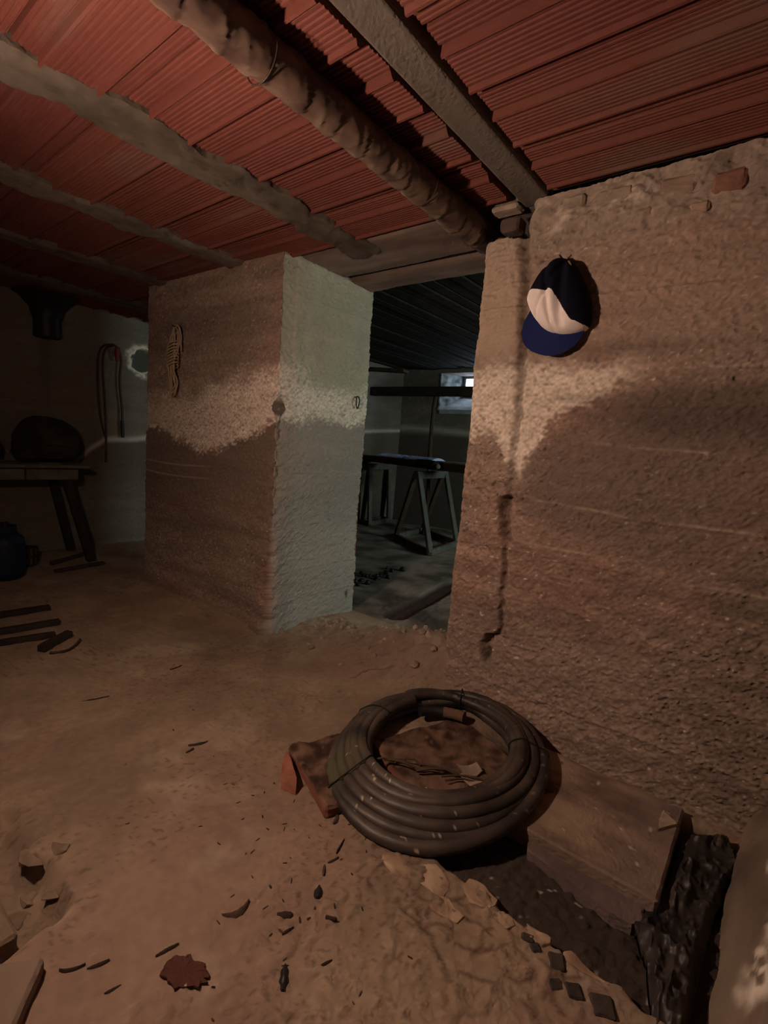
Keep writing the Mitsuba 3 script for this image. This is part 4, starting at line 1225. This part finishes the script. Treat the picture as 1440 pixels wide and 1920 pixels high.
# ------------------------------------------------------------------ far left: table and what is on, under and above it
def far_left():
    zt = .70
    t = thing('work_table', 'old wooden work table standing against the far left wall', 'table')
    for i in range(3):
        put(t + '__top_board', box((-4.06 + i * .125, -.10, zt - .022 + .002 * i), (-4.06 + i * .125 + .120, 1.405, zt + .002 * i), .004), 'm_woodgrey')
    put(t + '__apron', box((-3.735, .0, zt - .095), (-3.710, 1.03, zt - .026), .003), 'm_woodgrey')
    put(t + '__apron', box((-3.735, 1.04, zt - .095), (-3.710, 1.335, zt - .026), .003), 'm_woodgrey')
    put(t + '__apron', box((-4.04, 1.315, zt - .10), (-3.735, 1.34, zt - .026), .003), 'm_wooddark')
    for a, b in (((-3.76, 1.26, zt - .03), (-3.73, 1.42, .03)), ((-4.02, 1.26, zt - .03), (-4.03, 1.40, .04)), ((-3.76, .1, zt - .03), (-3.73, .0, .02)), ((-4.02, .1, zt - .03), (-4.03, .0, .04))):
        put(t + '__leg', beam(a, b, .05, .045, (1, 0, 0)), 'm_wooddark')
    for (y, w, hgt, lab) in ((1.205, .20, .29, 'large dark bulging sack on the work table, the right one of two'), (.76, .19, .22, 'lower dark sack on the work table at the left edge of the photograph')):
        m = trimesh.creation.icosphere(5, 1.0)
        v = np.array(m.vertices)
        v[:, 2] = np.where(v[:, 2] < -.45, -.45 + (v[:, 2] + .45) * .15, v[:, 2])
        v = v * [.155, w, hgt * .66]
        m.vertices = v
        m = rough(m, .022, 9, int(y * 10))
        v = np.array(m.vertices)
        m.apply_translation([-3.885, y, zt + .006 - v[:, 2].min()])
        t = thing('sack', lab, 'sack')
        put(t + '__body', m, 'm_vc', True, vcol(m, [0.0245, 0.0182, 0.014], [0.0595, 0.0455, 0.0336], 12))
        p = np.array([(-3.885 + .155 * 1.0 * math.cos(a), y + w * 1.0 * math.sin(a), zt + hgt * .34 + .03 * math.cos(2 * a)) for a in np.linspace(0, 6.28, 40)[:-1]])
        put(t + '__cord', tube(p, .005, 6, True), 'm_wooddark', True)
    m = rough(box((-3.80, 1.12, zt + .004), (-3.72, 1.24, zt + .014), .003), .003, 30, 2, 3)
    t = thing('cardboard_scrap', 'pale scrap on the front edge of the work table below the large sack', 'scrap')
    put(t, m, 'm_woodgrey', 40)
    # blue gas canister with collar and valve
    t = thing('gas_canister', 'dark blue gas canister on the floor under the work table', 'canister')
    c = (-3.66, .905, float(zfloor(np.array(-3.66), np.array(.905))[0]) + .004)
    put(t + '__body', lathe([(0, 0), (.085, 0), (.10, .02), (.104, .05), (.104, .21), (.095, .25), (.06, .285), (.03, .295), (0, .295)], c, 40), 'm_bluecan', 40)
    put(t + '__collar', lathe([(.055, .275), (.062, .285), (.062, .325), (.055, .325), (.055, .275)], c, 32), 'm_bluecan', 40)
    put(t + '__valve', lathe([(0, .29), (.014, .29), (.014, .33), (.02, .33), (.02, .345), (0, .345)], c, 16), 'm_iron', 40)
    t = thing('straw_pot', 'small round pot with vertical pale staves on the floor beside the blue canister', 'pot')
    c = (-3.83, 1.075, float(zfloor(np.array(-3.83), np.array(1.075))[0]) + .004)
    put(t + '__body', lathe([(0, 0), (.045, 0), (.056, .03), (.06, .07), (.052, .12), (.046, .12), (.05, .07), (.045, .01), (0, .01)], c, 30), 'm_wooddark', 40)
    for i in range(12):
        a = i * math.pi / 6
        put(t + '__stave', beam((c[0] + .053 * math.cos(a), c[1] + .053 * math.sin(a), c[2] + .01), (c[0] + .058 * math.cos(a), c[1] + .058 * math.sin(a), c[2] + .115), .014, .006, (math.cos(a), math.sin(a), 0)), 'm_straw')
    for i, (a, b, lab) in enumerate((((-3.62, 1.16), (-3.67, 1.48), 'lower lath on the floor under the right end of the work table'), ((-3.78, 1.19), (-3.90, 1.46), 'upper lath on the floor under the right end of the work table'))):
        t = thing('lath', lab, 'lath')
        za, zb = float(zfloor(*map(np.array, a))[0]), float(zfloor(*map(np.array, b))[0])
        put(t, beam((*a, za + .013), (*b, zb + .013), .035, .02), 'm_woodbrown')
    # hose on a nail
    t = thing('hanging_hose', 'thin dark red hose hanging in a long loop on the far left wall', 'hose')
    X = LEFT + .03
    p = [(X, 1.655, .70), (X, 1.655, .95), (X, 1.640, 1.25), (X, 1.632, 1.45), (X + .006, 1.655, 1.555), (X + .012, 1.70, 1.59), (X + .012, 1.742, 1.555), (X + .006, 1.755, 1.40), (X, 1.765, 1.20), (X, 1.775, 1.02)]
    put(t + '__hose', tube(spline(p, 120), .008, 8), 'm_redhose', True)
    p = [(X + .012, 1.705, 1.585), (X + .012, 1.62, 1.555), (X + .008, 1.592, 1.42), (X + .006, 1.597, 1.20), (X + .006, 1.622, 1.00), (X + .008, 1.655, .88)]
    put(t + '__hose', tube(spline(p, 90), .007, 8), 'm_redhose', True)
    put(t + '__grip', lathe([(0, 0), (.012, .0), (.02, .06), (.016, .10), (0, .105)], (X + .02, 1.728, 1.475), 16), 'm_red', 40)
    put(t + '__nozzle', tube([(X, 1.775, 1.03), (X, 1.782, .90)], .012, 10), 'm_black', 40)
    k = thing('nail', 'iron nail in the far left wall carrying the red hose', 'nail')
    put(k, tube([(LEFT - .02, 1.70, 1.578), (LEFT + .065, 1.70, 1.583)], .004, 8), 'm_iron', 40)
    # black spout
    t = thing('black_spout', 'black funnel-shaped downspout hanging below the ceiling on the far left wall', 'spout')
    X = LEFT + .10
    put(t + '__funnel', lathe([(.0, .13), (.085, .13), (.10, .19), (.17, .265), (.19, .27), (.10, .28), (0, .28)], (X, 1.25, 1.54), 32), 'm_black', 40)
    put(t + '__outlet', lathe([(0, 0), (.072, 0), (.078, .01), (.078, .135), (0, .135)], (X, 1.25, 1.54), 32), 'm_black', 40)


far_left()


# ------------------------------------------------------------------ back room
def back_room():
    def trestle(A, dlen, dspr, h, label, n=2):
        """A: near foot; dlen: along the ridge; dspr: to the opposite foot; h: height."""
        t = thing('trestle', label, 'trestle')
        A, dl, ds = (np.array([*v, 0.0]) for v in (A, dlen, dspr))
        mat = 'm_woodgrey'
        for end in (0, 1):
            o = A + dl * end
            r = o + ds / 2 + [0, 0, h]
            put(t + '__leg', beam(o + [0, 0, .03], r - ds * .03, .045, .045), mat)
            put(t + '__leg', beam(o + ds + [0, 0, .03], r + ds * .03, .045, .045), 'm_woodbrown')
            put(t + '__foot_rail', beam(o + [0, 0, .035], o + ds + [0, 0, .035], .04, .055), 'm_woodbrown')
        for s in (0, 1):
            o = A + ds * s
            put(t + '__side_rail', beam(o + [0, 0, .035], o + dl + [0, 0, .035], .04, .055), mat)
        r = A + ds / 2 + [0, 0, h - .03]
        put(t + '__ridge', beam(r - dl * .04, r + dl * 1.04, .07, .07), mat)
    trestle((-2.46, 3.86), (-.10, .66), (-.70, .38), .76, 'grey wooden trestle with a foot frame in the back room, the nearer of two')
    trestle((-3.86, 4.62), (-.08, .48), (-.16, .05), .76, 'grey wooden trestle in the back room, half hidden behind the pier')
    z = .79
    t = thing('table_board', 'long dark board laid across the two trestles in the back room', 'board')
    put(t, beam((-2.2, 4.15, z + .04), (-4.05, 4.72, z + .04), .26, .07), 'm_wooddark')
    t = thing('plywood_sheet', 'pale sheet on the right-hand end of the trestle table in the back room', 'sheet')
    put(t, beam((-2.05, 4.14, z + .086), (-2.62, 4.30, z + .086), .34, .016), 'm_woodgrey')
    for a, b, lab in (((-2.76, 4.335, z + .085), (-3.20, 4.47, z + .085), 'bluish plastic sheet shining on the trestle table, the right one'), ((-3.26, 4.49, z + .085), (-3.74, 4.635, z + .085), 'bluish plastic sheet shining on the trestle table, the left one')):
        t = thing('plastic_film', lab, 'plastic film')
        a, b = np.array(a), np.array(b)
        side = np.cross((b - a) / np.linalg.norm(b - a), [0, 0, 1.0])
        L_, W_ = np.meshgrid(np.linspace(0, 1, 40), np.linspace(-1, 1, 24), indexing='ij')
        P = a + L_[..., None] * (b - a) + W_[..., None] * side * .10
        P[..., 2] += .004 + .028 * np.cos(W_ * np.pi / 2) + .012 * (fb(P, 16, 3, 5) - .5)
        m, _ = slab(P, lambda B: np.c_[B[:, :2], np.full(len(B), a[2] - .006)], P * 0, flip=True)
        trimesh.repair.fix_normals(m)
        put(t, m, 'm_sheet', 50)
    t = thing('rolled_bag', 'dark rolled bag with a pale end on the near trestle in the back room', 'bag')
    m = rough(tube(spline([(-2.55, 3.98, z + .05), (-2.70, 4.06, z + .055), (-2.90, 4.15, z + .05)], 20), [.02] + [.045] * 18 + [.02], 14), .006, 20, 3)
    put(t + '__roll', m, 'm_dark', True)
    put(t + '__end', trimesh.creation.icosphere(2, .024).apply_translation([-2.53, 3.97, z + .045]), 'm_woodgrey', True)
    # cross beam and post
    t = thing('wooden_beam', 'dark horizontal beam crossing the back room in front of the window', 'beam')
    put(t, beam((-4.1, 4.78, 1.65), (-1.2, 4.78, 1.62), .09, .10), 'm_wooddark')
    t = thing('wooden_post', 'thin knotty post standing between the trestle table and the beam in the back room', 'post')
    put(t, rough(tube(spline([(-3.16, 4.78, .0), (-3.15, 4.77, .6), (-3.175, 4.78, 1.1), (-3.16, 4.78, 1.59)], 60), .022, 12), .006, 12, 3), 'm_woodbrown', True)
    t = thing('plank', 'pale plank leaning under the ceiling at the left of the back room', 'plank')
    put(t, beam((-4.05, 3.9, 1.80), (-3.05, 4.05, 1.74), .12, .03), 'm_woodbrown')
    # gravel heap of glossy dark pebbles behind the pier
    r2 = np.random.default_rng(9)
    for i in range(28):
        x, y = -2.27 + .10 * r2.normal(), 2.75 + .17 * r2.normal()
        g = .012 + .012 * r2.random()
        m = trimesh.creation.icosphere(1, g)
        m.vertices = m.vertices * r2.uniform(.7, 1.2, 3)
        m.apply_translation([x, y, float(zfloor(np.array(x), np.array(y), True)[0]) + g * .5])
        k = thing('coal_lump', 'small black lump on the back room floor behind the pier', 'lump', 'black lumps on the back room floor')
        put(k, m, 'm_black')


back_room()


# ------------------------------------------------------------------ the work lamp (outside the frame, to the viewer's left)
def lamp():
    t = thing('work_lamp', 'work lamp with a half-round bulb hanging on a cable left of the viewer', 'lamp')
    x, y, z = LAMP_POS
    M = trimesh.geometry.align_vectors([0, 0, 1], LAMP_AIM / np.linalg.norm(LAMP_AIM))
    M[:3, 3] = LAMP_POS
    bulb = trimesh.creation.icosphere(4, .034)
    bulb = bulb.slice_plane([0, 0, 0], [0, 0, 1])
    put(t + '__bulb', bulb.apply_transform(M), 'm_black', True, emitter={'type': 'area', 'radiance': {'type': 'rgb', 'value': LAMP_RAD}})
    put(t + '__housing', lathe([(0, -.05), (.03, -.05), (.052, -.02), (.054, -.004), (.0, -.004)], (0, 0, 0), 40).apply_transform(M), 'm_black', 40)
    put(t + '__cable', tube([(x, y - .02, z + .045), (x, y - .02, (z + H) / 2), (x, y - .02, H)], .004, 8), 'm_black', True)


lamp()
